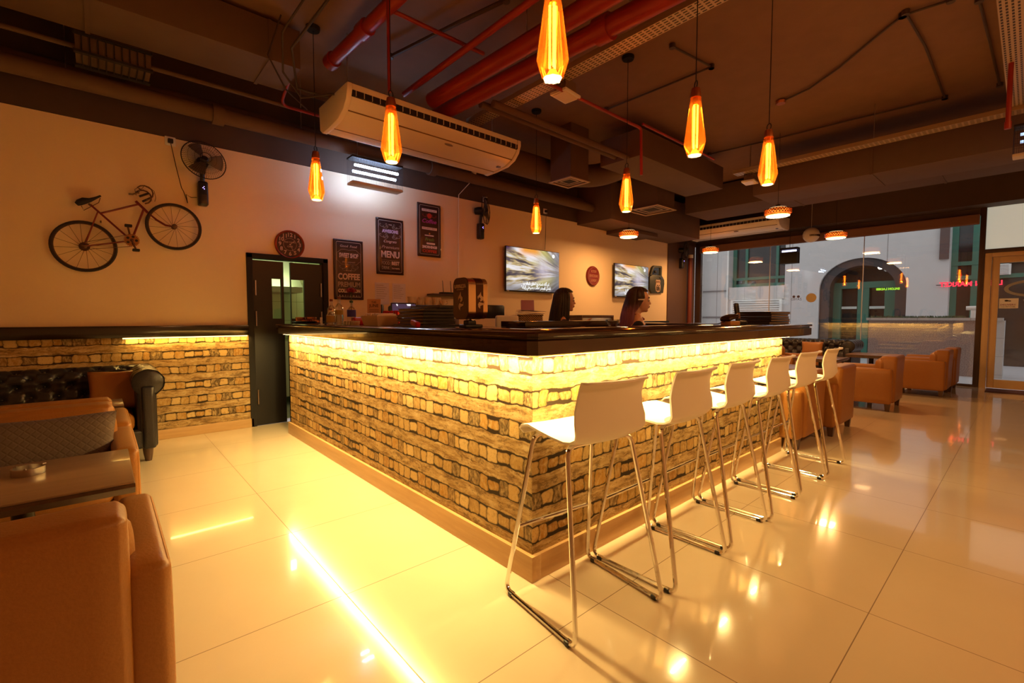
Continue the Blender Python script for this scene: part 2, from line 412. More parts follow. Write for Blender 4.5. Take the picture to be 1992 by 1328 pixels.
tag(b.build('led_strip', emis('led_tape', (1.0, 0.62, 0.2), 4)), 'glowing LED strip under the black ledge left of the door', 'light strip')

# kitchen door
b = MB(); b.box(1.24, 1.30, YW - .03, YW + .1, 0, 1.97); b.box(2.08, 2.14, YW - .03, YW + .1, 0, 1.97); b.box(1.24, 2.14, YW - .03, YW + .1, 1.92, 1.975)
fr = struct('door_1', b, BLACKM, bevel=.004)
def leaf(nm, x0, x1, w0, w1, hx, M=None):
    b = MB()
    z0, z1 = 1.235, 1.70
    for r_ in ((x0, w0, 0.001, 1.9), (w1, x1, 0.001, 1.9), (w0, w1, 0.001, z0), (w0, w1, z1, 1.9)):
        if r_[1] - r_[0] > 0.002: b.box(r_[0], r_[1], YW + .0, YW + .04, r_[2], r_[3])
    o = b.build(nm, mat('black_door', (0.007, 0.005, 0.005), 0.4), fr)
    g = MB(); g.box(w0, w1, YW + .015, YW + .02, z0, z1); g.build('pane', thin_glass('clear_pane', (0.93, 0.96, 0.9), 0.03), o)
    for zz in (1.15, 1.5, 0.25):
        h = MB(); h.tube([(hx, YW - .012, zz), (hx, YW - .012, zz + .17)], .009, 8); h.build('hinge', STEEL, o)
    return o
leaf('door_leaf', 1.30, 1.628, 1.50, 1.60, 1.325)
leaf('door_leaf', 1.705, 2.08, 1.712, 1.86, 2.055)
# kitchen beyond
KT = tiled('kitchen_tiles', (0.62, 0.66, 0.42), (0.25, 0.28, 0.16), 0.2, 0.3, ('x', 'z'), 0.3, 0.006)
struct('wall_kitchen', MB().box(0.6, 4.2, 8.0, 8.1, 0, 3), KT)
b = MB(); b.box(0.5, 0.6, 6.09, 8, 0, 3); b.box(4.2, 4.3, 6.09, 8, 0, 3); struct('wall_kitchen_sides', b, KT)
struct('floor_kitchen', MB().box(0.5, 4.3, 6.09, 8.1, -.05, 0), STEEL)
struct('ceiling_kitchen', MB().box(0.5, 4.3, 6.09, 8.1, 2.95, 3.07), WHITEM)
t = thing('extractor_hood', 'steel extractor hood on tiles seen through the door window', 'extractor hood', (2.0, 8.0, 1.62))
b = MB(); b.prism([(-.65, -.5), (-.55, -.5), (-.0, 0.0), (0, .3), (-.65, .3)], -.5, .5, 'x') ; 
b = MB(); b.prism([(-.7, 0), (0, 0), (0, .5), (-.25, .5), (-.7, .08)], -.45, .28, 'x'); b.build('canopy', mat('dull_steel', (.28, .27, .22), .4, .6), t)
b = MB(); b.box(-.40, -.30, -.5, -.4, -.012, -.002); b.build('lamp', emis('hood_lamp', (1, .75, .4), 6), t)
t = thing('stainless_counter', 'steel kitchen worktop glimpsed between the door leaves', 'worktop', (2.1, 7.6, 0))
b = MB(); b.box(-1.0, 1.0, -.35, .35, .86, .9); b.build('top', STEEL, t)
b = MB(); b.box(-.98, .98, -.33, .33, .08, .86); b.build('body', STEEL, t)

# ---------------------------------------------------------------- window wall (x = XW)
FR = mat('bronze_frame', (0.05, 0.025, 0.015), 0.4); GOLD = mat('gold_door_frame', (0.62, 0.43, 0.22), 0.4)
WG = thin_glass('window_glass', (0.93, 0.95, 0.95), 0.055)
b = MB(); b.box(XW - .06, XW + .06, YW - .14, YW, 0, 3.2); b.box(XW - .05, XW + .05, .66, YW, 0, .04)
fr1 = struct('window_1', b, FR, bevel=.004)
b = MB(); b.box(XW - .06, XW + .08, .59, .665, 0, 3.2); struct('trim_3', b, FR, bevel=.004)
yj = [5.75, 4.32, 2.02, .665]
yj = [YW - .14, on(1497, 560, x=XW).y, on(1678, 560, x=XW).y, .665]
for i in range(3):
    b = MB(); b.box(XW - .004, XW + .004, yj[i + 1] + .003, yj[i] - .003, .04, 3.15)
    b.build('pane', WG, fr1)
for yy in yj[1:3]:
    b = MB(); b.box(XW - .02, XW + .02, yy - .004, yy + .004, .04, 3.0); b.build('glass_joint', mat('silicone', (.55, .5, .46), .3), fr1)
    b = MB(); b.box(XW - .035, XW + .03, yy - .025, yy + .025, 2.92, 3.04); b.build('glass_clamp', STEEL, fr1, bevel=.004)
# roller blind box above the window, and header beam
b = MB(); b.rbox(XW - .16, XW - .055, .67, YW - .16, 2.885, 3.06, r=.02)
t = tag(b.build('roller_blind', mat('blind_fabric', (0.22, 0.11, 0.07), 0.7)), 'brown rolled blind cassette along the top of the shop window', 'blind')
b = MB(); b.box(XW - .45, XW + .3, YB, YW, 3.17, ZC); b.box(XW - .05, XW + .05, .67, YW, 3.05, 3.17); struct('trim_4', b, DARKP)
# door with transom
b = MB(); b.box(XW - .06, XW + .06, YB, .59, 2.37, 2.44); struct('trim_5', b, FR, bevel=.004)
b = MB(); b.box(XW - .01, XW + .01, -1.6, .59, 2.44, 3.17)
struct('window_2', b, mat('frosted_transom', (0.72, 0.78, 0.66), 0.6, emit=(0.75, 0.80, 0.66), es=0.42))
b = MB()
b.box(XW - .05, XW + .05, .50, .588, 0, 2.37); b.box(XW - .05, XW + .05, -1.45, .50, 2.30, 2.37); b.box(XW - .05, XW + .05, -1.45, -1.36, 0, 2.3)
d2 = struct('door_2', b, GOLD, bevel=.005)
b = MB(); b.box(XW - .03, XW + .03, .40, .495, .01, 2.295); b.box(XW - .03, XW + .03, -.52, .40, .01, .16); b.box(XW - .03, XW + .03, -.52, .4, 2.19, 2.295); b.box(XW - .03, XW + .03, -.62, -.52, .01, 2.295)
lf = b.build('door_leaf', GOLD, d2, bevel=.004)
b = MB(); b.box(XW - .004, XW + .004, -.52, .40, .16, 2.19); b.build('pane', WG, lf)
b = MB(); b.tube([(XW - .07, -.56, .8), (XW - .07, -.56, 1.5)], .016); b.box(XW - .07, XW - .03, -.57, -.55, .85, .88); b.box(XW - .07, XW - .03, -.57, -.55, 1.42, 1.45); b.build('handle', CHROME, lf)
b = MB(); b.box(XW - .03, XW + .03, -1.355, -.63, .01, 2.295); lf2 = b.build('door_leaf', GOLD, d2)
struct('wall_entrance', MB().box(XW - .1, XW + .1, YB, -1.46, 0, 3.2), CREAM)
# logo and sticker on the door glass
GREYV = mat('grey_vinyl', (0.36, 0.36, 0.35), 0.5)
t = thing('door_logo', 'grey oval ring and lettering stuck on the glass of the entrance door', 'window decal', (XW - .008, -.06, 0))
def ring_x(cy, cz, ry, rz_, wd, m=GREYV, parent=t, nm='ring'):
    b = MB(); n = 40
    o = [(cy + ry * math.cos(2 * PI * i / n), cz + rz_ * math.sin(2 * PI * i / n)) for i in range(n)]
    q = [(cy + (ry - wd) * math.cos(2 * PI * i / n), cz + (rz_ - wd * .75) * math.sin(2 * PI * i / n)) for i in range(n)]
    vs = [[b.bm.verts.new((dx, a, c)) for a, c in L] for dx in (0, .002) for L in (o, q)]
    for i in range(n):
        j = (i + 1) % n
        b.bm.faces.new((vs[0][i], vs[0][j], vs[1][j], vs[1][i])); b.bm.faces.new((vs[2][i], vs[2][j], vs[3][j], vs[3][i]))
        b.bm.faces.new((vs[0][i], vs[0][j], vs[2][j], vs[2][i])); b.bm.faces.new((vs[1][i], vs[1][j], vs[3][j], vs[3][i]))
    return b.build(nm, m, parent)
RXW = (PI / 2, 0, -PI / 2)
ring_x(0, 1.74, .40, .15, .055)
text('lettering', 'O1V', .24, GREYV, t, (0, -.06, 1.46), RXW, xs=-1.0)
t = thing('delivery_sticker', 'white paper notice reading DELIVERY on the entrance door glass', 'sticker', (XW - .012, .30, 1.50))
b = MB(); b.box(-.001, .003, -.14, .09, -.095, .075); b.build('paper', WHITEM, t)
text('lettering', 'DELIVERY', .043, mat('purple_ink', (.25, .05, .2), .5), t, (-.003, -.02, -.035), RXW, depth=.0008)
text('small_lettering', 'CALL 800 7117 800', .02, BLACKM, t, (-.003, -.02, -.07), RXW, depth=.0008)
b = MB(); b.sph((-.003, .0, .035), (.001, .025, .014)); b.sph((-.003, -.035, .03), (.001, .02, .008)); b.build('emblem', BLACKM, t)
t = thing('door_mat', 'dark red-brown rubber mat on the tiles inside the entrance door', 'door mat', (XW - .38, -.12, 0))
b = MB(); b.rbox(-.25, .25, -.6, .6, 0, .014, r=.006); b.build('mat_body', mat('mat_rubber', (.12, .04, .025), .8, bump=(200, .4)), t)
# window vinyl
t = thing('window_lettering', 'small dark mirrored lettering with two dots on the shop window glass', 'window decal', (XW - .008, 0, 0))
p = on(1549, 582, x=XW - .008)
text('lettering', 'ZAYED', .07, mat('dark_vinyl', (.05, .03, .05), .5), t, (0, p.y, p.z), RXW, depth=.001, xs=-1.0)
b = MB(); b.sph((0, p.y + .05, p.z + .06), (.001, .03, .028)); b.sph((0, p.y - .04, p.z + .06), (.001, .03, .028)); b.build('dots', MATS['dark_vinyl'], t)
p = on(1578, 579, x=XW - .008)
b = MB(); b.lathe([(.10, 0), (.10, .003)], 32, Matrix.Translation(p) @ Matrix.Rotation(PI / 2, 4, 'Y'))
tag(b.build('round_sticker', mat('gold_vinyl', (.30, .22, .10), .5)), 'round gold sticker on the shop window beside the dark lettering', 'sticker')
# ---------------------------------------------------------------- the street outside
XF = 18.0
def F(px, py): p = on(px, py, x=XF); return p.y, p.z
struct('floor_pavement', MB().box(XW + .3, 20.5, -14, 16, -.14, -.08), tiled('paving', (0.62, 0.62, 0.64), (0.35, 0.35, 0.36), .6, .6, ('x', 'y'), 0.5, .012))
fac = thing('building_facade', 'pale stone building across the street with green window frames', 'building', (XF, 0, 0))
# wall pieces with openings: recessed glazing behind
yA0, yA1 = F(1762, 600)[0], F(1592, 600)[0]          # arch opening (y right, y left)
zA = F(1640, 510)[1] + .1
wz0 = F(1470, 557)[1]; wy0, wy1 = F(1528, 500)[0], F(1419, 500)[0]
ry1 = F(1848, 500)[0]
b = MB()
ZT = 9.0
b.box(0, .4, wy1, 12, -.1, ZT); b.box(0, .4, wy0, wy1, -.1, wz0)
b.box(0, .4, wy0, wy1, wz0 + 3.2, ZT)
b.box(0, .4, yA1, wy0, -.1, ZT)
# arch head
n = 20; cy = (yA0 + yA1) / 2; ra = (yA1 - yA0) / 2; zs = zA - .95
poly = [(yA0, ZT), (yA0, zs)] + [(cy - ra * math.cos(PI * i / n), zs + .95 * math.sin(PI * i / n)) for i in range(1, n)] + [(yA1, zs), (yA1, ZT)]
b.prism(poly, 0, .4, 'x')
b.box(0, .4, ry1, yA0, -.1, ZT)
b.build('wall', CONC, fac, smooth=False)
b = MB(); b.box(.42, .5, -9, ry1, -.1, ZT); b.box(.42, .5, wy0, wy1, wz0, ZT); b.box(.75, .8, yA0, yA1, -.1, zA + .2)
b.build('glazing', DGLASS, fac)
b = MB()
n = 24
for i in range(n):
    a0, a1 = PI * i / n, PI * (i + 1) / n
    b._new([(xx, cy - r_ * math.cos(a), zs + .95 * (r_ / ra) * math.sin(a)) for xx in (.1, .7) for a in (a0, a1) for r_ in (ra, ra - .28)],
           [(0, 1, 3, 2), (4, 5, 7, 6), (0, 1, 5, 4), (2, 3, 7, 6), (0, 2, 6, 4), (1, 3, 7, 5)])
b.box(.1, .7, yA0, yA0 + .28, -.1, zs); b.box(.1, .7, yA1 - .28, yA1, -.1, zs)
b.build('arch_surround', mat('dark_granite', (.055, .045, .045), .4), fac)
def gframe(rects, nm, x0=.35, x1=.44, parent=fac):
    b = MB()
    for r_ in rects: o_ = .015 if (r_[1] - r_[0]) > (r_[3] - r_[2]) else 0; b.box(x0 - o_, x1, *r_)
    return b.build(nm, GREENF, parent)
t_ = .07
H_ = F(1470, 500)[1]
v1, v2 = F(1444, 500)[0], F(1504, 500)[0]; hz = F(1470, 540)[1]
gframe([(wy0, wy1, wz0, wz0 + .13), (wy1 - .13, wy1, wz0, 5.4), (wy0, wy0 + .04, wz0, 5.4), (v1 - t_, v1 + .02, wz0, 5.4), (v2 - t_, v2 + .02, wz0, 5.4), (wy0, wy1, hz - .05, hz + .05)], 'window_frame')
# sill band and louvre
b = MB(); yl = F(1419, 570)[0]; b.box(-.05, .02, wy0, yl, F(1470, 582)[1], wz0 - .02); b.build('sill_panel', tiled('sill_stone', (.62, .58, .55), (.4, .36, .34), .55, 30, ('y', 'z'), .8, .015), fac)
b = MB(); l0, l1 = F(1517, 600)[0], F(1427, 600)[0]; zb_, zt_ = F(1470, 618)[1] - .5, F(1470, 585)[1]
for i in range(14):
    zz = zb_ + (zt_ - zb_) * i / 14
    b.prism([(-.07, zz), (-.01, zz + .045), (.0, zz + .065), (-.06, zz + .02)], l0, l1, 'y')
b.box(-.08, .0, l0 - .08, l0, zb_ - .05, zt_ + .05); b.box(-.08, .0, l1, l1 + .08, zb_ - .05, zt_ + .05); b.box(-.08, 0, l0, l1, zt_, zt_ + .05)
b.build('louvre', WHITEM, fac)
b = MB(); b.box(-.06, .0, F(1419, 500)[0], F(1416, 500)[0], -.1, 7); b.build('white_pilaster', WHITEM, fac)
b = MB(); b.box(-.05, .0, F(1419, 500)[0], F(1370, 500)[0], F(1400, 566)[1] - .02, F(1400, 566)[1] + .02); b.box(-.03, 0, F(1419, 500)[0], F(1370, 500)[0], F(1400, 617)[1] - .03, F(1400, 617)[1] + .03)
b.build('panel_joint', mat('joint', (.22, .2, .2), .8), fac)
# arch door frames
zd = F(1660, 553)[1]
cols = [F(p_, 600)[0] for p_ in (1614, 1668, 1722)]
rr = [(yA0, yA1, zd - .1, zd + .1)]
for c in cols: rr.append((c - .18, c + .12, -.1, zd))
fr_ = gframe(rr, 'arch_door_frame', .55, .7)
b = MB()
for c0, c1 in ((1628, 1658), (1683, 1714)):
    b.box(.54, .56, F(c1, 600)[0], F(c0, 600)[0], F(1640, 598)[1] - .04, F(1640, 598)[1] + .04)
b.build('push_bar', mat('pale_bar', (.55, .62, .58), .4), fr_)
for a0, rr_ in ((0, .93),):
    b = MB(); nn = 24
    pts = [(.6, cy - (ra - .28) * math.cos(PI * i / nn), zd + .1 + .62 * math.sin(PI * i / nn)) for i in range(nn + 1)]
    b.tube(pts, .05, 6); b.build('fanlight_frame', GREENF, fac)
b = MB(); b.sph((.3, F(1709, 518)[0], F(1709, 518)[1]), .07); b.build('arch_lamp', emis('arch_lamp', (1, .97, .9), 14), fac)
# right glazing frames
g0 = F(1848, 500)[0]; g1 = F(1893, 500)[0]
gframe([(g0 - .14, g0, -.1, 7), (g1 - .1, g1 + .04, -.1, 7), (-9, g0, F(1870, 511)[1] - .05, F(1870, 511)[1] + .06), (-9, g0, F(1870, 539)[1] - .05, F(1870, 539)[1] + .06), (-1.2, -1.05, -.1, 7)], 'tall_window_frame', .34, .44)
b = MB(); b.box(-.08, 0, g0 + .02, g0 + .22, F(1850, 503)[1], 7); b.build('brown_downpipe', mat('brown_metal', (.12, .07, .06), .5), fac)
b = MB(); vy0, vy1, vz0, vz1 = F(1966, 530)[0], F(1938, 530)[0], F(1950, 533)[1], F(1950, 512)[1]
b.box(.25, .34, vy0, vy1, vz0, vz1)
for i in range(7):
    zz = vz0 + (vz1 - vz0) * (i + .5) / 7; b.prism([(.2, zz), (.26, zz + .03), (.26, zz - .02)], vy0 + .04, vy1 - .02, 'y')
b.build('vent_grille', WHITEM, fac)
# narrow tiled strip at far left
b = MB(); b.box(-.7, 0, F(1369, 500)[0], 12, -.1, ZT); b.build('tiled_pier', tiled('pale_tiles', (.66, .65, .63), (.3, .3, .3), 1.0, .42, ('y', 'z'), .6, .015), fac)
# reflections of lit signs in the glass, built as mirrored glowing letters
def reflected(nm, s, size, col, es, px, py, label, xs=-1.0, dx=-.1, par=None, x=XF):
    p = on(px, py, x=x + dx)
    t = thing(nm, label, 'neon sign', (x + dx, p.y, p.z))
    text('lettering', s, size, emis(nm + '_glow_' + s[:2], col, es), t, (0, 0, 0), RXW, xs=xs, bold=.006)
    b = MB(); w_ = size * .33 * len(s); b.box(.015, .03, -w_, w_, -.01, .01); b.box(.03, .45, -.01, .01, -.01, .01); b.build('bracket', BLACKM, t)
reflected('red_reflection', 'LEBAN MARKET', .175, (1.0, .03, .06), 2.2, 1887, 552, 'mirrored reflection of red glowing lettering high behind the entrance post')
reflected('green_reflection', 'SALON LADIES', .085, (.45, .9, .05), 1.1, 1727, 562, 'small mirrored reflection of green glowing lettering in the dark arch')
# granite planter wall with hedge and a camera on it
XP = 14.5
y0 = on(1938, 620, x=XP).y; zt = on(1800, 618, x=XP).z; y1 = on(1690, 620, x=XP).y
t = thing('planter_wall', 'speckled red-brown granite planter wall outside with pale coping', 'planter', (XP, 0, 0))
g = NG('granite'); x, y, z = g.xyz(); v = g.vec(x, y, z)
GR = g.done(g.mix(g.ss(g.noise(v, 60, 4, .7), .35, .65), (0.20, 0.145, 0.135), (0.42, 0.32, 0.29)), .35)
b = MB(); b.box(0, .5, y0, y1, -.1, zt - .06); b.build('body', GR, t)
b = MB(); b.box(-.05, .55, y0 - .1, y1 + .04, zt - .06, zt); b.build('coping', tiled('coping_stone', (.5, .46, .43), (.3, .27, .25), .9, 40, ('y', 'x'), .6, .01), t)
b = MB(); b.box(-.02, .52, y0 - .13, y0, -.1, zt - .06); b.build('end_pier', tiled('grey_pier', (.5, .5, .5), (.3, .3, .3), 4, .4, ('y', 'z'), .6, .01), t)
b = MB(); b.box(-.5, .0, -2, y1 + 1.2, -.1, on(1830, 745, x=XP - .5).z); b.build('kerb_step', mat('kerb_stone', (.62, .62, .62), .6), t)
b = MB()
for i in range(900):
    yy = random.uniform(y0 + .5, y1); xx = random.uniform(.08, .45); zz = zt - .01 ; h = random.uniform(.02, .075)
    a = random.uniform(0, 6.3); r_ = .018
    b._new([(xx + r_ * math.cos(a), yy + r_ * math.sin(a), zz), (xx - r_ * math.cos(a), yy - r_ * math.sin(a), zz), (xx + random.uniform(-.03, .03), yy + random.uniform(-.03, .03), zz + h)], [(0, 1, 2)])
o = b.build('low_plants', mat('dull_leaves', (.10, .13, .06), .7, var=.4)); o.location = (XP, 0, 0)
tag(o, 'sparse low green plants growing along the top of the granite planter', 'plants', kind='stuff')
p = on(1895, 600, x=XP + .2)
t = thing('bollard_light', 'pale cylindrical spotlight standing on the granite planter wall', 'outdoor light', (XP + .2, p.y, zt))
b = MB(); b.lathe([(.055, 0), (.055, .17)], 18); b.build('post', WHITEM, t)
b = MB(); b.lathe([(.045, -.1), (.05, .1)], 18, Matrix.Translation((0, .03, .22)) @ Matrix.Rotation(PI / 2, 4, 'X')); b.build('head', WHITEM, t)
# ---------------------------------------------------------------- the bar
bar = thing('bar_counter', 'U-shaped bar clad in log and stone wallpaper under a dark overhanging top', 'bar counter', (0, 0, 0))
BX0, BX1, BY0, BY1 = 1.49, 4.714, 1.53, 5.28
b = MB(); b.box(BX0, BX0 + .05, BY0 + .004, BY1, .12, 1.08); b.build('side_panel', WPY, bar)
b = MB(); b.box(BX0 + .001, BX1, BY0, BY0 + .05, .12, 1.08); b.build('front_panel', WPX, bar)
b = MB(); b.box(BX1 - .05, BX1, BY0 + .05, 4.9, .12, 1.08); b.build('end_panel', WPY, bar)
b = MB(); b.box(BX0, BX0 + .55, BY1 - .03, BY1, .0, 1.08); b.box(BX0 + .05, BX0 + .5, BY0 + .1, BY1 - .03, .1, .9); b.box(BX0 + .5, BX1 - .06, BY0 + .06, BY0 + .5, .1, .9); b.box(BX1 - .5, BX1 - .06, BY0 + .5, 4.9, .1, .9)
b.build('carcass', BLACKM, bar)
b = MB(); b.box(BX0 - .02, BX0 + .04, BY0 - .02, BY1 + .01, 0, .125); b.build('side_skirting', BASEBY, bar, bevel=.004)
b = MB(); b.box(BX0 - .018, BX1 + .01, BY0 - .018, BY0 + .04, 0, .1245); b.build('front_skirting', BASEB, bar, bevel=.004)
# top: outline ring, chamfered corner, stepped profile
CX0, CY0, CX1, CY1 = 1.385, 1.425, 5.22, 5.32
def outline(o, c=.035):
    x0, y0, x1, y1 = CX0 + o, CY0 + o, CX1 - o, CY1 - o
    return [(x0, y1), (x0, y0 + c), (x0 + c, y0), (x1 - c, y0), (x1, y0 + c), (x1, 5.0 - o), (4.55 + o, 5.0 - o), (4.55 + o, 2.07 - o), (2.02 - o, 2.07 - o), (2.02 - o, y1)]
b = MB()
lv = [(0.03, 1.075), (0.012, 1.075), (0.0, 1.082), (0.0, 1.145), (.014, 1.152), (.014, 1.160), (-.004, 1.166), (-.004, 1.178), (.004, 1.184)]
rings = [[b.bm.verts.new((p[0], p[1], z)) for p in outline(o)] for o, z in lv]
for A, B in zip(rings, rings[1:]):
    for i in range(len(A)):
        j = (i + 1) % len(A); b.bm.faces.new((A[i], A[j], B[j], B[i]))
b.bm.faces.new(rings[0][::-1]); b.bm.faces.new(rings[-1])
b.build('countertop', COUNTER, bar)
TAPE = emis('bright_led_tape', (1.0, 0.70, 0.28), 26)
b = MB(); b.box(1.427, 1.443, 1.50, 5.22, 1.0705, 1.0749); b.build('led_strip', TAPE, bar)
b = MB(); b.box(1.47, 4.70, 1.467, 1.483, 1.0705, 1.0749); b.build('led_strip', TAPE, bar)
b = MB(); b.box(4.792, 4.808, 1.6, 4.8, 1.0705, 1.0749); b.build('led_strip', TAPE, bar)

# ---------------------------------------------------------------- bar stools
def make_stool():
    t = thing('bar_stool', 'x', 'bar stool', group='white bar stools along the bar')
    # shell: one bent sheet, profile (y, z); faces +y
    prof = [(.212, .725), (.222, .742), (.205, .757), (.15, .760), (.07, .750), (-.02, .740), (-.09, .733), (-.135, .737), (-.167, .754), (-.185, .790), (-.190, .835), (-.187, .88), (-.190, .93), (-.202, .972), (-.212, .994), (-.232, .992)]
    wid = [.17, .185, .19, .196, .20, .203, .198, .190, .192, .200, .202, .194, .184, .184, .186, .176]
    b = MB(); nu = 12; top = []; bot = []
    npf = len(prof)
    for side, L in ((0, top), (1, bot)):
        for i, ((y, z), wd) in enumerate(zip(prof, wid)):
            a = prof[max(i - 1, 0)]; c = prof[min(i + 1, npf - 1)]
            ty, tz = c[0] - a[0], c[1] - a[1]; l = math.hypot(ty, tz); ny, nz = tz / l, -ty / l
            row = []
            for k in range(nu + 1):
                s = -1 + 2 * k / nu
                back = max(0, min(1, (z - .77) / .1)) if i > 6 else 0
                cv = .03 * s * s * (back) + .012 * s * s * (1 - back) * (1 if 2 < i else .3)
                yy = y + (cv if i > 6 else 0); zz = z + (cv if i <= 8 else 0)
                if side: yy -= ny * -.009 ; zz -= nz * -.009
                row.append(b.bm.verts.new((s * wd, yy, zz)))
            L.append(row)
    for L in (top, bot):
        for i in range(npf - 1):
            for k in range(nu): b.bm.faces.new((L[i][k], L[i][k + 1], L[i + 1][k + 1], L[i + 1][k]))
    for i in range(npf - 1):
        for k in (0, nu): b.bm.faces.new((top[i][k], top[i + 1][k], bot[i + 1][k], bot[i][k]))
    for i in (0, npf - 1):
        for k in range(nu): b.bm.faces.new((top[i][k], top[i][k + 1], bot[i][k + 1], bot[i][k]))
    b.build('seat_shell', mat('stool_white', (.88, .84, .77), .38, var=.01), t, ang=60)
    r = .0105
    for s in (-1, 1):
        b = MB()
        b.bend([(0, .13, .735), (s * .175, .13, .735), (s * .255, .235, .012), (s * .255, -.235, .012), (s * .185, -.10, .735), (0, -.10, .735)], r, .045, 10)
        b.build('leg_frame', CHROME, t)
    b = MB(); b.tube([(-.222, .195, .31), (.222, .195, .31)], r * .9, 10); b.build('footrest', CHROME, t)
    for s in (-1, 1):
        for yy in (-.19, .19):
            b = MB(); b.rbox(s * .255 - .013, s * .255 + .013, yy - .014, yy + .014, 0, .02, r=.005, n=1); b.build('glide', BLACKP, t)
    b = MB(); b.box(-.12, .12, -.11, .14, .735, .747); b.build('mounting_plate', BLACKP, t)
    return t
st0 = make_stool()
lab = ['white plastic bar stool with chrome frame standing at the near corner of the bar',
       'white bar stool on chrome legs, second along the bar from its near corner',
       'white bar stool on chrome legs, third along the bar from its near corner',
       'white bar stool, fourth from the near corner and third from the armchairs',
       'white bar stool, last but one before the tan armchairs',
       'white bar stool at the far end of the row beside the tan armchairs']
for i, (x, y, a) in enumerate([(1.565, 1.285, -6), (2.14, 1.245, 0), (2.715, 1.25, 1), (3.27, 1.235, 0), (3.855, 1.24, -2), (4.42, 1.235, 1)]):
    o = st0 if i == 0 else copy_tree(st0)
    o.location = (x, y, 0); o.rotation_euler = (0, 0, R(-a if i == 0 else a)); o['label'] = lab[i]
st0.rotation_euler = (0, 0, R(-7))
# ---------------------------------------------------------------- tan armchairs: origin at floor centre, faces +y
def make_armchair(w=.78, d=.72, ah=.56, bh=.725):
    t = thing('armchair', 'x', 'armchair')
    h = w / 2; f = d / 2; aw = .105
    b = MB(); b.rbox(-h + .01, h - .01, -f + .03, f - .01, .10, .30, r=.02); b.build('base', TAN, t)
    for s in (-1, 1):
        b = MB(); b.rbox(min(s * h, s * (h - aw)), max(s * h, s * (h - aw)), -f + .02, f, .10, ah, r=.024, n=4, puff=.006)
        a = b.build('arm', TAN, t)
        b = MB()
        z = ah - .012
        b.bend([(s * (h - .006), -f + .04, .13), (s * (h - .006), -f + .04, z), (s * (h - .006), f - .012, z), (s * (h - .006), f - .012, .13)], .0045, .03, 6); b.build('piping', TAN, a)
    b = MB(); b.rbox(-h + aw - .01, h - aw + .01, -f, -f + .17, .11, bh, r=.022, n=4, puff=.008, fn=lambda q: Vector((q.x, q.y - .05 * max(0, (q.z - .45)), q.z)))
    bk = b.build('backrest', TAN, t)
    b = MB(); b.rbox(-h + aw - .012, h - aw + .012, -f + .09, -f + .21, .42, bh - .03, r=.05, n=4, puff=.02); b.build('back_cushion', TAN, t)
    b = MB(); b.rbox(-h + aw, h - aw, -f + .17, f + .01, .29, .43, r=.045, n=4, puff=.015); b.build('seat_cushion', TAN, t)
    for sx in (-1, 1):
        for sy in (-1, 1):
            b = MB(); cx, cy = sx * (h - .055), sy * (f - .06)
            b._new([(cx + a * r_, cy + c * r_, zz) for zz, r_ in ((0, .021), (.105, .031)) for a, c in ((-1, -1), (1, -1), (1, 1), (-1, 1))],
                   [(3, 2, 1, 0), (4, 5, 6, 7), (0, 1, 5, 4), (1, 2, 6, 5), (2, 3, 7, 6), (3, 0, 4, 7)])
            b.build('leg', DWOOD, t, smooth=False)
    return t
ac0 = make_armchair()
seats = [  # x, y, rotation, label
    (-.265, 1.94, 0, 'tan leather armchair nearest the camera with its back turned, facing the ashtray table', 'tan armchairs in the left seating corner'),
    (-.265, 3.455, 180, 'tan leather armchair behind the ashtray table with a grey cushion on it', 'tan armchairs in the left seating corner'),
    (-.265, 4.245, 0, 'tan leather armchair back to back with the cushioned one, facing the black sofa', 'tan armchairs in the left seating corner'),
    (5.22, 1.74, 0, 'tan leather armchair right behind the end of the bar, lit yellow by it', 'tan armchairs in the lounge by the window'),
    (6.03, 1.66, 0, 'tan leather armchair second from the end of the bar, its back to the aisle', 'tan armchairs in the lounge by the window'),
    (8.10, 1.53, 0, 'tan leather armchair standing alone in the middle of the aisle row', 'tan armchairs in the lounge by the window'),
    (10.12, 1.20, 0, 'tan leather armchair left of the pair nearest the entrance door', 'tan armchairs in the lounge by the window'),
    (10.93, 1.17, 0, 'tan leather armchair nearest the entrance door, right of the pair', 'tan armchairs in the lounge by the window'),
    (9.55, 3.05, 168, 'tan leather armchair across the low table, facing the aisle row', 'tan armchairs in the lounge by the window'),
    (7.0, 3.0, 180, 'tan leather armchair behind the bar stools near the bar end, facing the aisle', 'tan armchairs in the lounge by the window'),
]
for i, (x, y, a, lb, gr) in enumerate(seats):
    o = ac0 if i == 0 else copy_tree(ac0)
    o.location = (x, y, 0); o.rotation_euler = (0, 0, R(a)); o['label'] = lb; o['group'] = gr

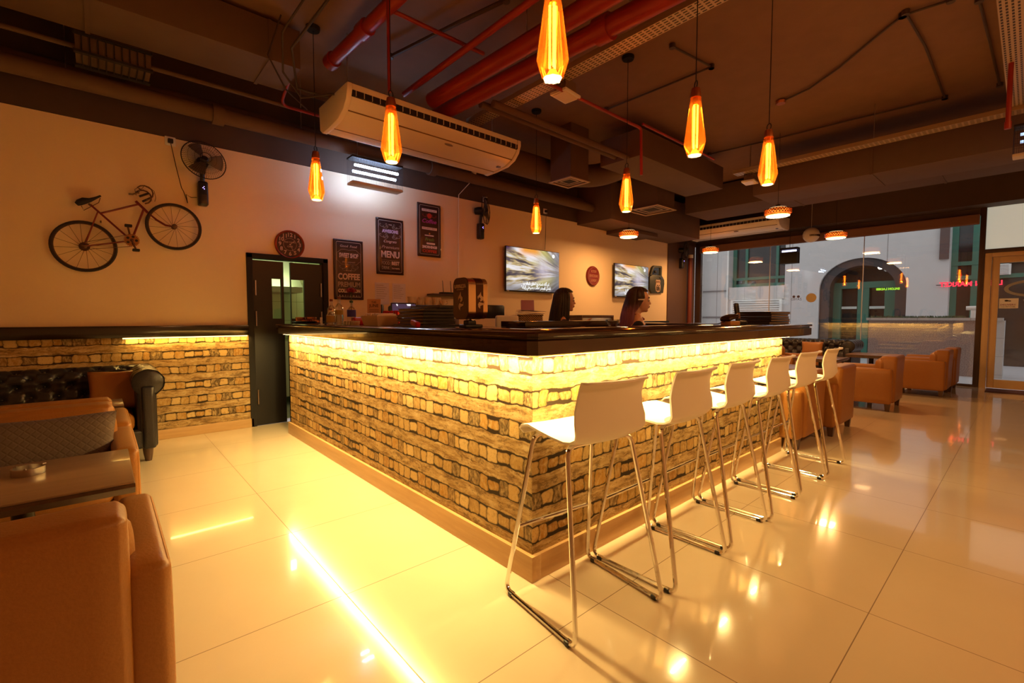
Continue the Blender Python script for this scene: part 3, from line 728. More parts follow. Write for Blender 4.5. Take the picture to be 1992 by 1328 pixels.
# ---------------------------------------------------------------- chesterfield sofa: faces -y, origin floor centre
def make_chesterfield(L=2.0, D=.86):
    t = thing('chesterfield_sofa', 'x', 'sofa')
    h = L / 2; H = .80
    def tuft(u, v, cu, cv):
        # diamond button pattern: depth 0 at button
        a = u / cu; c = v / cv
        d = 9
        for (ou, ov) in ((0, 0), (.5, .5)):
            fu = (a + ou) % 1 - .5; fv = (c + ov) % 1 - .5
            fu = fu if abs(fu) < .5 else fu
            d = min(d, math.hypot(fu, fv))
        k = 1 - math.exp(-(d / .16) ** 2)
        fa = abs(((a + c) % 1) - .5); fb = abs(((a - c) % 1) - .5)
        crease = min(.5 - fa if False else abs(((a + c + .5) % 1) - .5), abs(((a - c + .5) % 1) - .5))
        return k * (.6 + .4 * (1 - math.exp(-(crease / .07) ** 2)))
    # back: path from seat up over the roll
    bp = [(-.02, .40), (.0, .48), (.02, .57), (.03, .65)]
    rc = (.12, .695); rr = .105
    for i in range(11):
        a = PI * (1.06 - i / 10 * 1.35); bp.append((rc[0] + rr * math.cos(a), rc[1] + rr * math.sin(a)))
    bp.append((.20, .55)); bp.append((.19, .2))
    ln = [0]
    for p, q in zip(bp, bp[1:]): ln.append(ln[-1] + math.hypot(q[0] - p[0], q[1] - p[1]))
    def at(s):
        s *= ln[-1]
        for i in range(len(ln) - 1):
            if s <= ln[i + 1] + 1e-9:
                f = (s - ln[i]) / (ln[i + 1] - ln[i]); p, q = bp[i], bp[i + 1]
                tx, tz = q[0] - p[0], q[1] - p[1]; l = math.hypot(tx, tz)
                return p[0] + f * tx, p[1] + f * tz, -tz / l, tx / l
        return bp[-1][0], bp[-1][1], 1, 0
    def fn(i, j):
        x = -h + .06 + (L - .12) * i; y, z, ny, nz = at(j)
        s = j * ln[-1]
        k = tuft(x, s, .17, .17) if s < .78 else 1
        off = .040 * (k - 1)
        return Vector((x, D / 2 - .24 + y + ny * off, z + nz * off))
    b = MB(); b.grid(fn, 170, 64); b.build('backrest', BLKL, t, ang=80)
    b = MB()
    for lat in (.5, 0):
        for m_ in range(0, 5):
            sv = (m_ + lat) * .17
            if sv < .04 or sv > .70: continue
            for c in range(-7, 8):
                x = (c + lat) * .17
                if abs(x) > h - .14: continue
                y, z, ny, nz = at(sv / ln[-1]); b.sph((x, D / 2 - .24 + y - .026 * ny, z - .026 * nz), .009, 8, 6)
    b.build('tufting_buttons', BLKL, t)
    for s in (-1, 1):
        # arm: roll along y with pleated front, panel below
        def fa(i, j):
            y = -D / 2 + .02 + (D - .12) * i
            a = -PI * .62 + j * PI * 1.62
            ple = 1 + .018 * math.sin(j * 46) * math.exp(-i * 6)
            k = tuft(y, j * .45, .17, .17) if i > .12 else 1
            rr_ = .115 * ple + .016 * (k - 1)
            return Vector((s * (h - .075 + rr_ * math.cos(a) * 1.0), y, .69 + rr_ * math.sin(a)))
        b = MB(); b.grid(fa, 70, 40)
        b.rbox(min(s * (h - .16), s * (h - .02)), max(s * (h - .16), s * (h - .02)), -D / 2 + .03, D / 2 - .05, .12, .68, r=.03, n=3)
        arm = b.build('arm', BLKL, t, ang=70)
        b = MB()
        M_ = Matrix.Translation((s * (h - .075), -D / 2 + .02, .69)) @ Matrix.Rotation(PI / 2, 4, 'X')
        b.lathe([(.02, -.0), (.095, .0), (.114, -.012), (.115, -.03)], 28, M_)
        b.rbox(min(s * (h - .125), s * (h - .035)), max(s * (h - .125), s * (h - .035)), -D / 2 - .005, -D / 2 + .05, .12, .66, r=.02, n=2)
        b.build('scroll_front', BLKL, arm)
    b = MB(); b.rbox(-h + .1, h - .1, -D / 2 + .03, D / 2 - .06, .12, .29, r=.025); b.build('base', BLKL, t)
    n = 3; wd = (L - .36) / n
    for i in range(n):
        x0 = -h + .18 + wd * i
        b = MB(); b.rbox(x0 + .002, x0 + wd - .002, -D / 2 + .02, D / 2 - .22, .285, .43, r=.04, n=4, puff=.012); b.build('seat_cushion', TAN, t)
    for sx in (-1, 1):
        for sy in (-1, 1):
            b = MB(); b.lathe([(.024, 0), (.034, .06), (.04, .125)], 14, Matrix.Translation((sx * (h - .09), sy * (D / 2 - .09), 0))); b.build('leg', DWOOD, t)
    return t
cs = make_chesterfield()
cs.location = (-.64, 5.43, 0); cs['label'] = 'black tufted chesterfield sofa with tan seat cushions against the stone wallpaper on the left'; cs['group'] = 'black chesterfield sofas'
o = copy_tree(cs); o.location = (9.3, 4.65, 0); o.rotation_euler = (0, 0, R(0)); o['label'] = 'black tufted chesterfield sofa beyond the far end of the bar'
o = copy_tree(cs); o.location = (11.1, 3.25, 0); o.rotation_euler = (0, 0, R(-90)); o['label'] = 'black tufted chesterfield sofa standing along the shop window'

# ---------------------------------------------------------------- cushions
def cushion(nm, w, h, th, m, label, loc, rot, cat='cushion'):
    b = MB(); n = 18
    for sd in (1, -1):
        V = []
        for i in range(n + 1):
            row = []
            for j in range(n + 1):
                u = -1 + 2 * i / n; v = -1 + 2 * j / n
                e = max(0, 1 - u ** 4) * max(0, 1 - v ** 4)
                pin = 1 - .07 * (1 - abs(u)) ** 1 * (v * v) ** 2
                pin2 = 1 - .07 * (1 - abs(v)) * (u * u) ** 2
                row.append(b.bm.verts.new((u * w / 2 * pin2, sd * (th / 2 * e ** .5 + .002), v * h / 2 * pin)))
            V.append(row)
        for i in range(n):
            for j in range(n): b.bm.faces.new((V[i][j], V[i + 1][j], V[i + 1][j + 1], V[i][j + 1]))
    bmesh.ops.remove_doubles(b.bm, verts=b.bm.verts[:], dist=.0045)
    o = b.build(nm, m, None, loc, rot, ang=70)
    return tag(o, label, cat)
g = NG('quilted_fabric'); x, y, z = g.xyz()
a = g.math('ABSOLUTE', g.math('SUBTRACT', g.math('FRACT', g.math('ADD', g.math('MULTIPLY', g.math('ADD', x, z), 24), 50)), .5))
c = g.math('ABSOLUTE', g.math('SUBTRACT', g.math('FRACT', g.math('ADD', g.math('MULTIPLY', g.math('SUBTRACT', x, z), 24), 50)), .5))
g.bump(g.math('MINIMUM', g.ss(a, 0, .2), g.ss(c, 0, .2)), .3, .006)
QF = g.done((0.115, 0.08, 0.066), .8)
cushion('cushion', .60, .30, .14, QF, 'grey-brown quilted cushion on the armchair behind the ashtray table', (-.25, 3.44, .57), (R(-14), R(0), 0))
cushion('cushion', .40, .36, .13, TAN, 'tan leather cushion at the right end of the left black sofa', (.09, 5.40, .60), (R(-16), R(0), R(-4)))
cushion('cushion', .38, .30, .12, TAN, 'tan leather cushion leaning on the sofa along the shop window', (11.0, 3.0, .60), (R(-14), 0, R(-80)))

# ---------------------------------------------------------------- tables
def make_table(L=.70, D=.64, H=.58):
    t = thing('cafe_table', 'x', 'table')
    b = MB(); b.box(-L / 2 + .002, L / 2 - .002, -D / 2 + .002, D / 2 - .002, H - .008, H); b.build('table_top', TWOOD, t, bevel=.003)
    b = MB(); b.prism([(-D / 2 + .035, H - .055), (D / 2 - .035, H - .055), (D / 2, H - .022), (D / 2, H - .008), (-D / 2, H - .008), (-D / 2, H - .022)], -L / 2, L / 2, 'x'); b.build('edge_band', DWOOD, t, smooth=False)
    b = MB(); b.lathe([(.035, .03), (.035, H - .055)], 18); b.build('pedestal', mat('black_steel', (.02, .017, .015), .35, .6), t)
    b = MB(); b.lathe([(.2, 0), (.2, .012), (.05, .03), (.035, .04)], 28); b.build('base', MATS['black_steel'], t)
    b = MB(); b.box(-.2, .2, -.02, .02, H - .068, H - .055); b.box(-.02, .02, -.2, .2, H - .068, H - .055); b.build('bracket', MATS['black_steel'], t)
    return t
tb = make_table()
for i, (x, y, lb) in enumerate([(-.268, 2.73, 'wood-topped cafe table with a steel ashtray between the near tan armchairs'),
                                (-.24, 4.86, 'small wood-topped table in front of the left black sofa'),
                                (7.0, 2.28, 'low dark table between armchairs behind the bar stools'),
                                (9.0, 2.32, 'low wood-topped table in the middle of the window lounge'),
                                (10.5, 1.92, 'wood-topped table beside the pair of armchairs nearest the entrance')]):
    o = tb if i == 0 else copy_tree(tb); o.location = (x, y, 0); o['label'] = lb; o['group'] = 'wood-topped lounge tables'
    if i == 1: o.scale = (1, .55, 1); o.location = (-.24, 4.80, 0)
def make_ashtray():
    b = MB(); b.lathe([(.0, .0), (.052, 0), (.053, .003), (.053, .03), (.047, .03), (.046, .006), (.0, .005)], 36, cap=False)
    return b
o = make_ashtray().build('ashtray', STEEL, None, (-.255, 2.83, .58), ang=40); tag(o, 'round steel ashtray on the wood-topped table in the near left corner', 'ashtray')
for k in range(3):
    b = MB(); a = k * 2.1 + .4; b.tube([(.045 * math.cos(a), .045 * math.sin(a), .031), (.057 * math.cos(a), .057 * math.sin(a), .031)], .0045, 8); b.build('rest_notch', STEEL, o)
# ---------------------------------------------------------------- faceted amber pendants
AMB = thin_glass('amber_glass', (1.0, 0.30, 0.035), 0.06, 0.03, haze=0.13, hazecol=(1.0, 0.22, 0.02))
FIL = emis('filament', (1.0, 0.66, 0.24), 40)
COP = mat('copper_cap', (.55, .20, .08), .3, .9)
CORD = mat('black_cord', (.02, .012, .01), .6)
def make_pendant(hc):
    t = thing('pendant_lamp', 'x', 'pendant lamp', group='amber glass pendant lamps over the bar')
    b = MB(); b.lathe([(.048, 0), (.074, .085), (.034, .385)], 8, cap=False); b.build('glass_shade', AMB, t, smooth=False)
    b = MB(); b.lathe([(.035, .38), (.036, .40), (.028, .44), (.02, .445)], 16); b.build('cap', COP, t)
    b = MB(); b.tube([(.02 * math.cos(a), 0, .468 + .024 * math.sin(a)) for a in [i * PI / 8 for i in range(16)]], .004, 6, closed=True); b.build('ring', BLACKM, t)
    b = MB(); b.lathe([(.018, .335), (.018, .385)], 12); b.build('lamp_holder', COP, t)
    bl = MB(); bl.lathe([(.014, .34), (.022, .32), (.024, .10), (.016, .07), (.002, .06)], 16, cap=False); bl = bl.build('bulb', thin_glass('bulb_glass', (1, .9, .7), .04), t)
    b = MB()
    for k in range(3):
        a = k * 2.1; c, s = .014 * math.cos(a), .014 * math.sin(a)
        b.tube([(c, s, .33), (c, s, .05)], .0055, 6)
    b.build('filament', FIL, bl)
    b = MB(); b.lathe([(0, .000), (.040, .000), (.043, .006), (.03, .014), (.016, .04), (0, .042)], 16, cap=False); b.build('bulb_tip', emis('bulb_tip', (1.0, 0.66, 0.26), 6), bl)
    return t
P = [('a', 1.587, 1.504, 'amber pendant lamp nearest the camera, cut by the top of the photo'),
     ('f', 1.57, 3.042, 'amber pendant lamp hanging in front of the large air conditioner'),
     ('g', 1.541, 4.472, 'amber pendant lamp left of the fly killer, nearest the kitchen door'),
     ('b', 3.037, 1.558, 'amber pendant lamp over the bar front, second from its corner'),
     ('c', 4.144, 1.491, 'amber pendant lamp furthest right, over the far end of the bar front'),
     ('d', 4.102, 2.834, 'amber pendant lamp hanging before the square air diffuser'),
     ('e', 4.264, 4.322, 'small-looking amber pendant lamp hanging before the left television')]
p0 = make_pendant(1.1)
for i, (k, x, y, lb) in enumerate(P):
    o = p0 if i == 0 else copy_tree(p0)
    o.location = (x, y, 2.34); o.rotation_euler = (0, 0, i * .3); o['label'] = lb
    top = ZC if k != 'g' else 3.9
    b = MB(); b.tube([(0, 0, .49), (.0, 0, top - 2.34 - .02)], .0035, 6); b.build('cord', CORD, o)
    b = MB(); b.lathe([(.055, top - 2.34 - .035), (.062, top - 2.34 - .02), (.062, top - 2.34)], 18); b.build('canopy', BLACKM, o)
    point('pendant_light', (x, y, 2.34 + .03), 27, AMBER, .02)
# domes over the lounge
def make_dome():
    t = thing('ceiling_dome_lamp', 'x', 'ceiling lamp', group='round glowing lamps hanging over the lounge')
    b = MB(); b.lathe([(.155, .0), (.17, .03), (.165, .08), (.11, .11)], 30, cap=False)
    b.build('shade', thin_glass('beaded_amber', (.55, .16, .03), .2, .2, haze=.06, hazecol=(1, .3, .04)), t)
    b = MB()
    for r_ in range(3):
        for k in range(28):
            a = 2 * PI * (k + r_ * .5) / 28; b.sph((.172 * math.cos(a), .172 * math.sin(a), .04 + r_ * .022), .011, 6, 4)
    b.build('bead_band', mat('copper_beads', (.38, .13, .045), .25, .7), t)
    b = MB(); b.lathe([(.0, -.004), (.152, -.004), (.152, .010), (.0, .010)], 30, cap=False); b.build('diffuser', emis('dome_diffuser', (1.0, .66, .30), 14), t)
    b = MB(); b.lathe([(.11, .12), (.03, .14), (.03, .16)], 20); b.build('cap', BLACKM, t)
    return t
d0 = make_dome()
for i, (px, py, lb) in enumerate([(1513, 420, 'largest glowing dome lamp, right of the amber pendants'), (1223, 461, 'glowing dome lamp close to the wall between the two televisions'),
                                  (1626, 463, 'glowing dome lamp next to the hanging round speaker'), (1382, 491, 'glowing dome lamp below the far air conditioner at the window corner')]):
    p = on(px, py, z=2.72); o = d0 if i == 0 else copy_tree(d0); o.location = p; o['label'] = lb
    b = MB(); b.tube([(0, 0, .16), (0, 0, (3.9 if i != 1 else 3.02) - 2.72 if i != 1 else .30)], .003, 6); b.build('cord', CORD, o)
    area('dome_light', (p.x, p.y, 2.70), (.28, .28), 32, WARM)

# ---------------------------------------------------------------- air conditioners
def make_ac(nm, L, label, loc, rz):
    t = thing(nm, label, 'air conditioner', loc, rz)
    # profile (y,z), unit faces -y/down
    pr = [(0, .26), (0, .20), (.03, .13), (.10, .06), (.22, .015), (.42, 0), (.60, .0), (.66, .04), (.68, .26)]
    b = MB(); b.prism(pr, .05, L - .05, 'x'); b.build('body', IVORY, t, bevel=.006)
    for x0, x1 in ((0, .05), (L - .05, L)):
        b = MB(); pq = [(y + (-.008 if y < .34 else .008), z - .006 if z < .2 else z) for y, z in pr]; b.prism(pq, x0, x1, 'x'); b.build('end_cap', IVORY, t, bevel=.012)
    b = MB(); b.box(.05, L - .05, -.004, .03, .155, .205)
    b.build('outlet_slot', BLACKM, t)
    b = MB()
    for i in range(26):
        x = .08 + (L - .16) * i / 25; b.box(x - .002, x + .002, -.012, .02, .155, .205)
    b.build('slot_fins', IVORY, t)
    b = MB()
    for (y, z) in ((.10, .06), (.43, 0)):
        b.box(.05, L - .05, y - .005, y + .005, z - .004, z + .004)
    b.build('panel_seam', mat('seam', (.2, .13, .08), .6), t)
    b = MB(); b.sph((L * .56, .14, .036), (.055, .012, .012), 14, 8); b.build('badge', mat('badge', (.25, .22, .25), .3, .5), t)
    b = MB(); b.box(L - .13, L - .09, .25, .29, .0, .012); b.build('emblem', mat('blue_ink', (.15, .2, .45), .4), t)
    b = MB()
    for x in (.15, L - .15):
        b.tube([(x, .34, .26), (x, .34, .9)], .006, 6); b.box(x - .03, x + .03, .2, .5, .255, .27)
    b.build('hanger', STEEL, t)
    return t
make_ac('air_conditioner', 2.05, 'large ivory ceiling air conditioner hanging above the bar', (1.66, 4.02, 3.03), 0)
make_ac('air_conditioner', 2.05, 'slim ivory air conditioner hanging before the shop window header', (10.50, 5.60, 3.12), -PI / 2)

# ---------------------------------------------------------------- fly killers
def make_zapper(nm, label, loc, rz, L=.62, es=58):
    t = thing(nm, label, 'insect killer', loc, rz)
    b = MB(); b.rbox(0, L, 0, .17, 0, .03, r=.008, n=1); b.build('tray', mat('ivory_tray', (.62, .52, .38), .4), t)
    b = MB(); b.rbox(0, L, 0, .17, .30, .325, r=.006, n=1); b.build('top_plate', BLACKM, t)
    b = MB()
    for i in range(32):
        x = .015 + (L - .03) * i / 31; b.tube([(x, .006, .03), (x, .006, .30)], .0012, 4); 
    for z in (.08, .13, .18, .23, .28): b.tube([(.01, .004, z), (L - .01, .004, z)], .0015, 4)
    for x in (.004, L - .004):
        for y in (.01, .05, .09, .13, .16): b.tube([(x, y, .03), (x, y, .3)], .0014, 4)
    b.build('wire_guard', BLACKM, t)
    for z, y in ((.225, .05), (.165, .11)):
        b = MB(); b.tube([(.05, y, z), (L - .05, y, z)], .015, 12); b.build('tube_lamp', emis('uv_tube_%d' % int(es), (.50, .66, 1.0), es), t)
    b = MB(); b.tube([(.1, .085, .325), (.1, .085, .55)], .003, 5); b.tube([(L - .1, .085, .325), (L - .1, .085, .55)], .003, 5); b.build('chain', STEEL, t)
    return t
make_zapper('insect_killer', 'lit electric fly killer hanging over the framed coffee signs', (2.26, 5.35, 2.83), 0, .66)
make_zapper('insect_killer', 'small fly killer glowing violet at the right edge of the photo', (7.08, .20, 2.90), -PI / 2, .5, 1.5)
p = on(1536, 500, x=11.3)
t = thing('insect_killer', 'black box fly killer with a violet lamp hanging at the window', 'insect killer', p)
b = MB(); b.box(-.09, .09, -.17, .17, -.14, -.12); b.box(-.09, .09, -.17, .17, .16, .2); b.box(.06, .09, -.17, .17, -.12, .16); b.build('housing', BLACKM, t)
b = MB()
for i in range(12): b.tube([(-.08, -.16 + i * .029, -.12), (-.08, -.16 + i * .029, .16)], .0022, 4)
b.box(-.075, .06, -.16, .16, -.12, .1)
b.build('wire_guard', BLACKM, t)
b = MB(); b.tube([(-.04, -.14, .13), (-.04, .14, .13)], .018, 10); b.build('tube_lamp', emis('violet_tube', (.6, .6, 1.0), 5), t)
b = MB(); b.tube([(0, 0, .2), (0, 0, 3.17 - p.z)], .005, 6); b.build('hanger', BLACKM, t)

# hanging speaker, flood lamps
p = on(1578, 457, z=2.98)
t = thing('hanging_speaker', 'round ivory speaker with a slotted band hanging from a thin cord', 'speaker', p)
b = MB(); b.sph((0, 0, 0), .155, 24, 16); b.build('housing', IVORY, t)
b = MB()
for k in range(-4, 5):
    a = CAM_A + PI + k * .17; d = Vector((math.cos(a), math.sin(a), 0)); b.tube([d * .158 + Vector((0, 0, -.005)), d * .153 + Vector((0, 0, -.045))], .008, 6)
b.build('grille', BLACKM, t)
b = MB(); b.tube([(0, 0, .15), (0, 0, .92)], .003, 6); b.build('cord', IVORY, t)
def flood(label, p, rz, top):
    t = thing('flood_lamp', label, 'flood lamp', p, rz)
    b = MB(); b.box(-.12, .12, -.09, .09, -.012, .012); f = b.build('frame', IVORY, t, bevel=.004)
    b = MB(); b.box(-.1, .1, -.07, .07, -.016, -.012); b.build('lens', mat('frosted_lens', (.75, .62, .42), .3), f)
    b = MB()
    b.prism([(-.10, .012), (.10, .012), (.06, .10), (-.06, .10)], -.06, .06, 'y')
    for k in range(6): b.box(-.08, .08, -.06 + k * .024 - .003, -.06 + k * .024 + .003, .03, .115)
    b.build('housing', mat('bronze_grey', (.22, .15, .11), .5, .3), t)
    b = MB(); b.tube([(0, 0, .1), (0, 0, top)], .008, 6); b.build('bracket', STEEL, t)
flood('square flood lamp under the perforated cable tray, right of the nearest pendant', (3.32, 2.98, 3.32), .1, .55)
flood('square flood lamp hanging at the end of the second cable tray', (7.45, 2.93, 3.3), .1, .55)
# ---------------------------------------------------------------- things on the back wall
def W(px, py, d=.07): p = on(px, py, y=YW - d); return Vector((p.x, 0, p.z))
# bicycle (wall decoration) local frame: origin on the wall
t = thing('bicycle', 'dark red vintage bicycle hung on the wall above the left sofa', 'bicycle', (0, YW - .07, 0))
CY = mat('bike_red', (.16, .012, .012), .35, .3); TY = mat('tyre_black', (.018, .012, .010), .7); SPK = mat('spoke_metal', (.12, .07, .05), .4, .8)
Fw, Rw = W(339, 441), W(164, 479)
for c, nm in ((Rw, 'rear'), (Fw, 'front')):
    r = .222; N = 48
    b = MB(); b.tube([(c.x + r * math.cos(2 * PI * i / N), 0, c.z + r * math.sin(2 * PI * i / N)) for i in range(N)], .0125, 8, closed=True); wl = b.build('wheel', TY, t)
    b = MB()
    for k in range(16):
        a = 2 * PI * k / 16 + .1; b.tube([(c.x + .012 * math.cos(a + 1), .01 * (-1) ** k, c.z + .012 * math.sin(a + 1)), (c.x + r * math.cos(a), 0, c.z + r * math.sin(a))], .0014, 4)
    b.build('spokes', SPK, wl)
    b = MB(); b.tube([(c.x + (r - .014) * math.cos(2 * PI * i / N), 0, c.z + (r - .014) * math.sin(2 * PI * i / N)) for i in range(N)], .005, 6, closed=True); b.build('rim', SPK, wl)
    b = MB(); b.lathe([(.012, -.035), (.024, -.03), (.012, -.015), (.012, .015), (.024, .03), (.012, .035)], 14, Matrix.Translation(c) @ Matrix.Rotation(PI / 2, 4, 'X'))
    if nm == 'rear': b.lathe([(.038, -.03), (.04, -.018)], 18, Matrix.Translation(c) @ Matrix.Rotation(PI / 2, 4, 'X'))
    b.build('hub', SPK, wl)
Z = lambda px, py: W(px, py)
seatT, seatJ, headT, headB, bb = Z(172, 394), Z(191, 412), Z(255, 378), Z(292, 412), Z(256, 468)
hj1, hj2 = Z(270, 397), Z(279, 408)
b = MB()
b.tube([Z(176, 398), bb], .0085, 8); b.tube([Z(195, 415), hj1], .0085, 8); b.tube([hj2, bb], .009, 8)
for dy in (-.025, .025):
    b.tube([Z(190, 412), Rw + Vector((0, dy, 0))], .006, 8); b.tube([bb, Rw + Vector((0, dy, 0))], .006, 8)
b.tube([Z(264, 391), Z(288, 414)], .012, 8); b.build('frame', CY, t)
b = MB()
for dy in (-.022, .022): b.tube([Z(288, 414), Z(305, 428) + Vector((0, dy, 0)), Z(322, 438) + Vector((0, dy, 0)), Fw + Vector((0, dy, 0))], .006, 8)
b.build('fork', CY, t)
# saddle
b = MB(); s0, s1 = Z(149, 396), Z(196, 382)
L = (s1 - s0)
def sad(q):
    return q
for i in range(1): pass
path = [s0 + L * f + Vector((0, 0, dz)) for f, dz in ((0, -.004), (.1, .004), (.3, .006), (.55, -.004), (.8, .0), (1, .006))]
b.tube(path, [.018, .028, .03, .018, .011, .008], 12); sd = b.build('saddle', BLACKM, t)
for v in sd.data.vertices: v.co.y *= 1.6
b = MB(); b.tube([Z(158, 400), Z(163, 409), Z(192, 394), Z(195, 385)], .003, 6); b.tube([Z(172, 396), Z(177, 400)], .009, 8); b.build('rails', SPK, sd)
# handlebar: drop bars
b = MB()
b.tube([Z(250, 377), Z(258, 378), Z(270, 374)], .008, 8)
h0 = Z(270, 374)
for dy in (-.16, .16):
    c = Z(279, 381); r_ = .065
    pts = [Vector((h0.x, dy * .2, h0.z)), Vector((h0.x, dy, h0.z))] + [Vector((c.x + r_ * math.cos(a), dy, c.z + r_ * 1.0 * math.sin(a))) for a in [PI * (.8 - k * .155) for k in range(9)]]
    if dy > 0: pts = [Vector((p.x, min(p.y, .05), p.z)) for p in pts]
    b.tube(pts, .0065, 8)
b.build('handlebar', mat('dull_metal', (.14, .075, .045), .4, .7), t)
b = MB(); b.tube([Z(271, 382), Z(289, 376)], .01, 8); b.tube([Z(277, 392), Z(293, 385)], .01, 8); b.build('grip', TY, t)
b = MB()
b.tube([Z(265, 380), Z(262, 368), Z(275, 361), Z(290, 364), Z(300, 372), Z(303, 385), Z(301, 392)], .0022, 5)
b.tube([Z(268, 374), Z(281, 362), Z(296, 370), Z(297, 383)], .0022, 5); b.build('brake_cable', BLACKM, t)
# crank, pedals, chain
b = MB(); nT = 26
ring = []
for k in range(nT * 4):
    a = 2 * PI * k / (nT * 4); r_ = .062 if (k % 4) in (0, 1) else .054; ring.append((bb.x + r_ * math.cos(a), bb.z + r_ * math.sin(a)))
b.prism(ring, -.035, -.030, 'y'); cw = b.build('chainring', mat('brass_chainring', (.36, .17, .07), .35, .9), t, smooth=False)
b = MB()
for k in range(5):
    a = k * 2 * PI / 5; b.lathe([(.012, 0), (.012, .002)], 12, Matrix.Translation((bb.x + .035 * math.cos(a), -.037, bb.z + .035 * math.sin(a))) @ Matrix.Rotation(PI / 2, 4, 'X'))
b.build('cutout_disc', BLACKM, cw)
pu, pd = Z(249, 441), Z(264, 488)
b = MB(); b.tube([pd + Vector((0, -.05, .01)), bb + Vector((0, -.05, 0))], .008, 8); b.tube([pu + Vector((0, .02, 0)), bb + Vector((0, .02, 0))], .008, 8); b.tube([bb + Vector((0, -.05, 0)), bb + Vector((0, .03, 0))], .015, 12); b.build('crank', SPK, t)
for p in (pu, pd):
    b = MB(); b.rbox(p.x - .028, p.x + .028, -.10, -.045, p.z - .012, p.z + .012, r=.006, n=1); b.build('pedal', BLACKM, t)
b = MB(); b.tube([Rw + Vector((0, -.03, .032)), bb + Vector((0, -.033, .058))], .0028, 5); b.tube([Rw + Vector((0, -.03, -.032)), bb + Vector((0, -.033, -.058))], .0028, 5); b.build('chain', SPK, t)
b = MB()
for p in (Z(196, 430), Z(288, 425)): b.box(p.x - .006, p.x + .006, 0, .07, p.z - .006, p.z + .006)
b.build('wall_hook', SPK, t)

# ---- wall fans
def make_fan(label, p, yaw, tilt=0.0, r=.20):
    t = thing('wall_fan', label, 'fan', p)
    # p = wall bracket position (bottom body); body rises, head in front
    b = MB(); b.rbox(-.045, .045, -.10, .0, -.13, .12, r=.02, n=2); b.build('base_body', BLACKP, t)
    b = MB(); b.rbox(-.03, .03, -.112, -.098, -.02, .1, r=.005, n=1)
    b.build('control_panel', BLACKM, t)
    b = MB(); b.sph((-.006, -.114, .045), .004, 8, 6); b.sph((.006, -.114, .035), .004, 8, 6); b.sph((.004, -.114, .058), .0035, 8, 6); b.build('indicator', emis('violet_led', (.35, .25, 1.0), 6), t)
    b = MB(); b.bend([(0, -.05, .1), (0, -.06, .22), (0, -.09, .31)], .022, .06, 10); b.build('neck', BLACKP, t)
    H = bpy.data.objects.new('fan_head', None)
    M = Matrix.Translation((0, -.10, .31)) @ Matrix.Rotation(yaw, 4, 'Z') @ Matrix.Rotation(PI / 2 + tilt, 4, 'X')   # local z -> -y
    b = MB(); b.lathe([(.02, -.13), (.05, -.12), (.06, -.06), (.055, 0), (.03, .01)], 20, M); hd = b.build('motor', BLACKP, t)
    b = MB(); b.lathe([(.035, .045), (.035, .08), (.02, .092)], 18, M)
    b.build('hub', BLACKP, hd)
    b = MB()
    for k in range(3):
        a0 = k * 2 * PI / 3
        def fn(i, j, a0=a0):
            rr = .03 + .145 * i; aa = a0 + (j - .5) * (1.15 - .25 * i); return M @ Vector((rr * math.cos(aa), rr * math.sin(aa), .06 + (j - .5) * .05))
        b.grid(fn, 6, 6)
    b.build('blades', mat('smoky_blade', (.12, .10, .09), .3), hd)
    b = MB()
    b.tube([M @ Vector((r * math.cos(2 * PI * i / 40), r * math.sin(2 * PI * i / 40), .05)) for i in range(40)], .005, 6, closed=True)
    b.tube([M @ Vector((.05 * math.cos(2 * PI * i / 20), .05 * math.sin(2 * PI * i / 20), .115)) for i in range(20)], .003, 5, closed=True)
    for rr, zz in ((.10, .108), (.155, .088)):
        b.tube([M @ Vector((rr * math.cos(2 * PI * i / 32), rr * math.sin(2 * PI * i / 32), zz)) for i in range(32)], .0012, 4, closed=True)
    for k in range(56):
        a = 2 * PI * k / 56; c, s = math.cos(a), math.sin(a)
        b.tube([M @ Vector((.05 * c, .05 * s, .115)), M @ Vector((.12 * c, .12 * s, .105)), M @ Vector((r * .93 * c, r * .93 * s, .075)), M @ Vector((r * c, r * s, .05)), M @ Vector((r * .85 * c, r * .85 * s, .01)), M @ Vector((.055 * c, .055 * s, -.01))], .0011, 4)
    b.build('guard', BLACKM, hd)
    bpy.data.objects.remove(H)
    return t
p = on(393, 378, y=YW); make_fan('black wall fan facing the room beside the bicycle, its cord looped', (p.x, YW, p.z), R(8), R(-12))
p = on(931, 450, y=YW); make_fan('black wall fan turned sideways between the signs and the left television', (p.x, YW, p.z), R(50), R(-6), .22)
p = on(1321, 512, y=YW); make_fan('dark wall fan on the brown column beside the far window corner', (p.x, YW - .02, p.z), R(25), 0)
def socket(px, py, label, drop=None, y=YW):
    p = on(px, py, y=y); t = thing('wall_socket', label, 'socket', (p.x, y, p.z))
    b = MB(); b.rbox(-.045, .045, -.012, 0, -.045, .045, r=.006, n=1); b.build('plate', WHITEP, t)
    b = MB(); b.rbox(-.022, .022, -.05, -.012, -.024, .018, r=.006, n=1); b.build('plug', BLACKM, t)
    if drop:
        b = MB(); b.tube([(0, -.035, -.02)] + [(q.x - p.x, YW - .02 - y, q.z - p.z) for q in [on(a, c, y=YW - .02) for a, c in drop]], .0035, 6); b.build('power_cord', CORD, t)
socket(331, 275, 'white wall socket with a black plug left of the near wall fan', [(342, 322), (353, 365), (357, 372), (362, 385), (365, 395), (362, 378), (372, 384), (383, 384)])
socket(943, 388, 'white wall socket with a plug above the sideways wall fan', [(943, 396), (940, 410)])
socket(1060, 411, 'white wall socket with a cord running down to the left television', [(1062, 425), (1061, 470), (1060, 486)])
socket(1307, 466, 'white wall socket on the dark column left of the window')

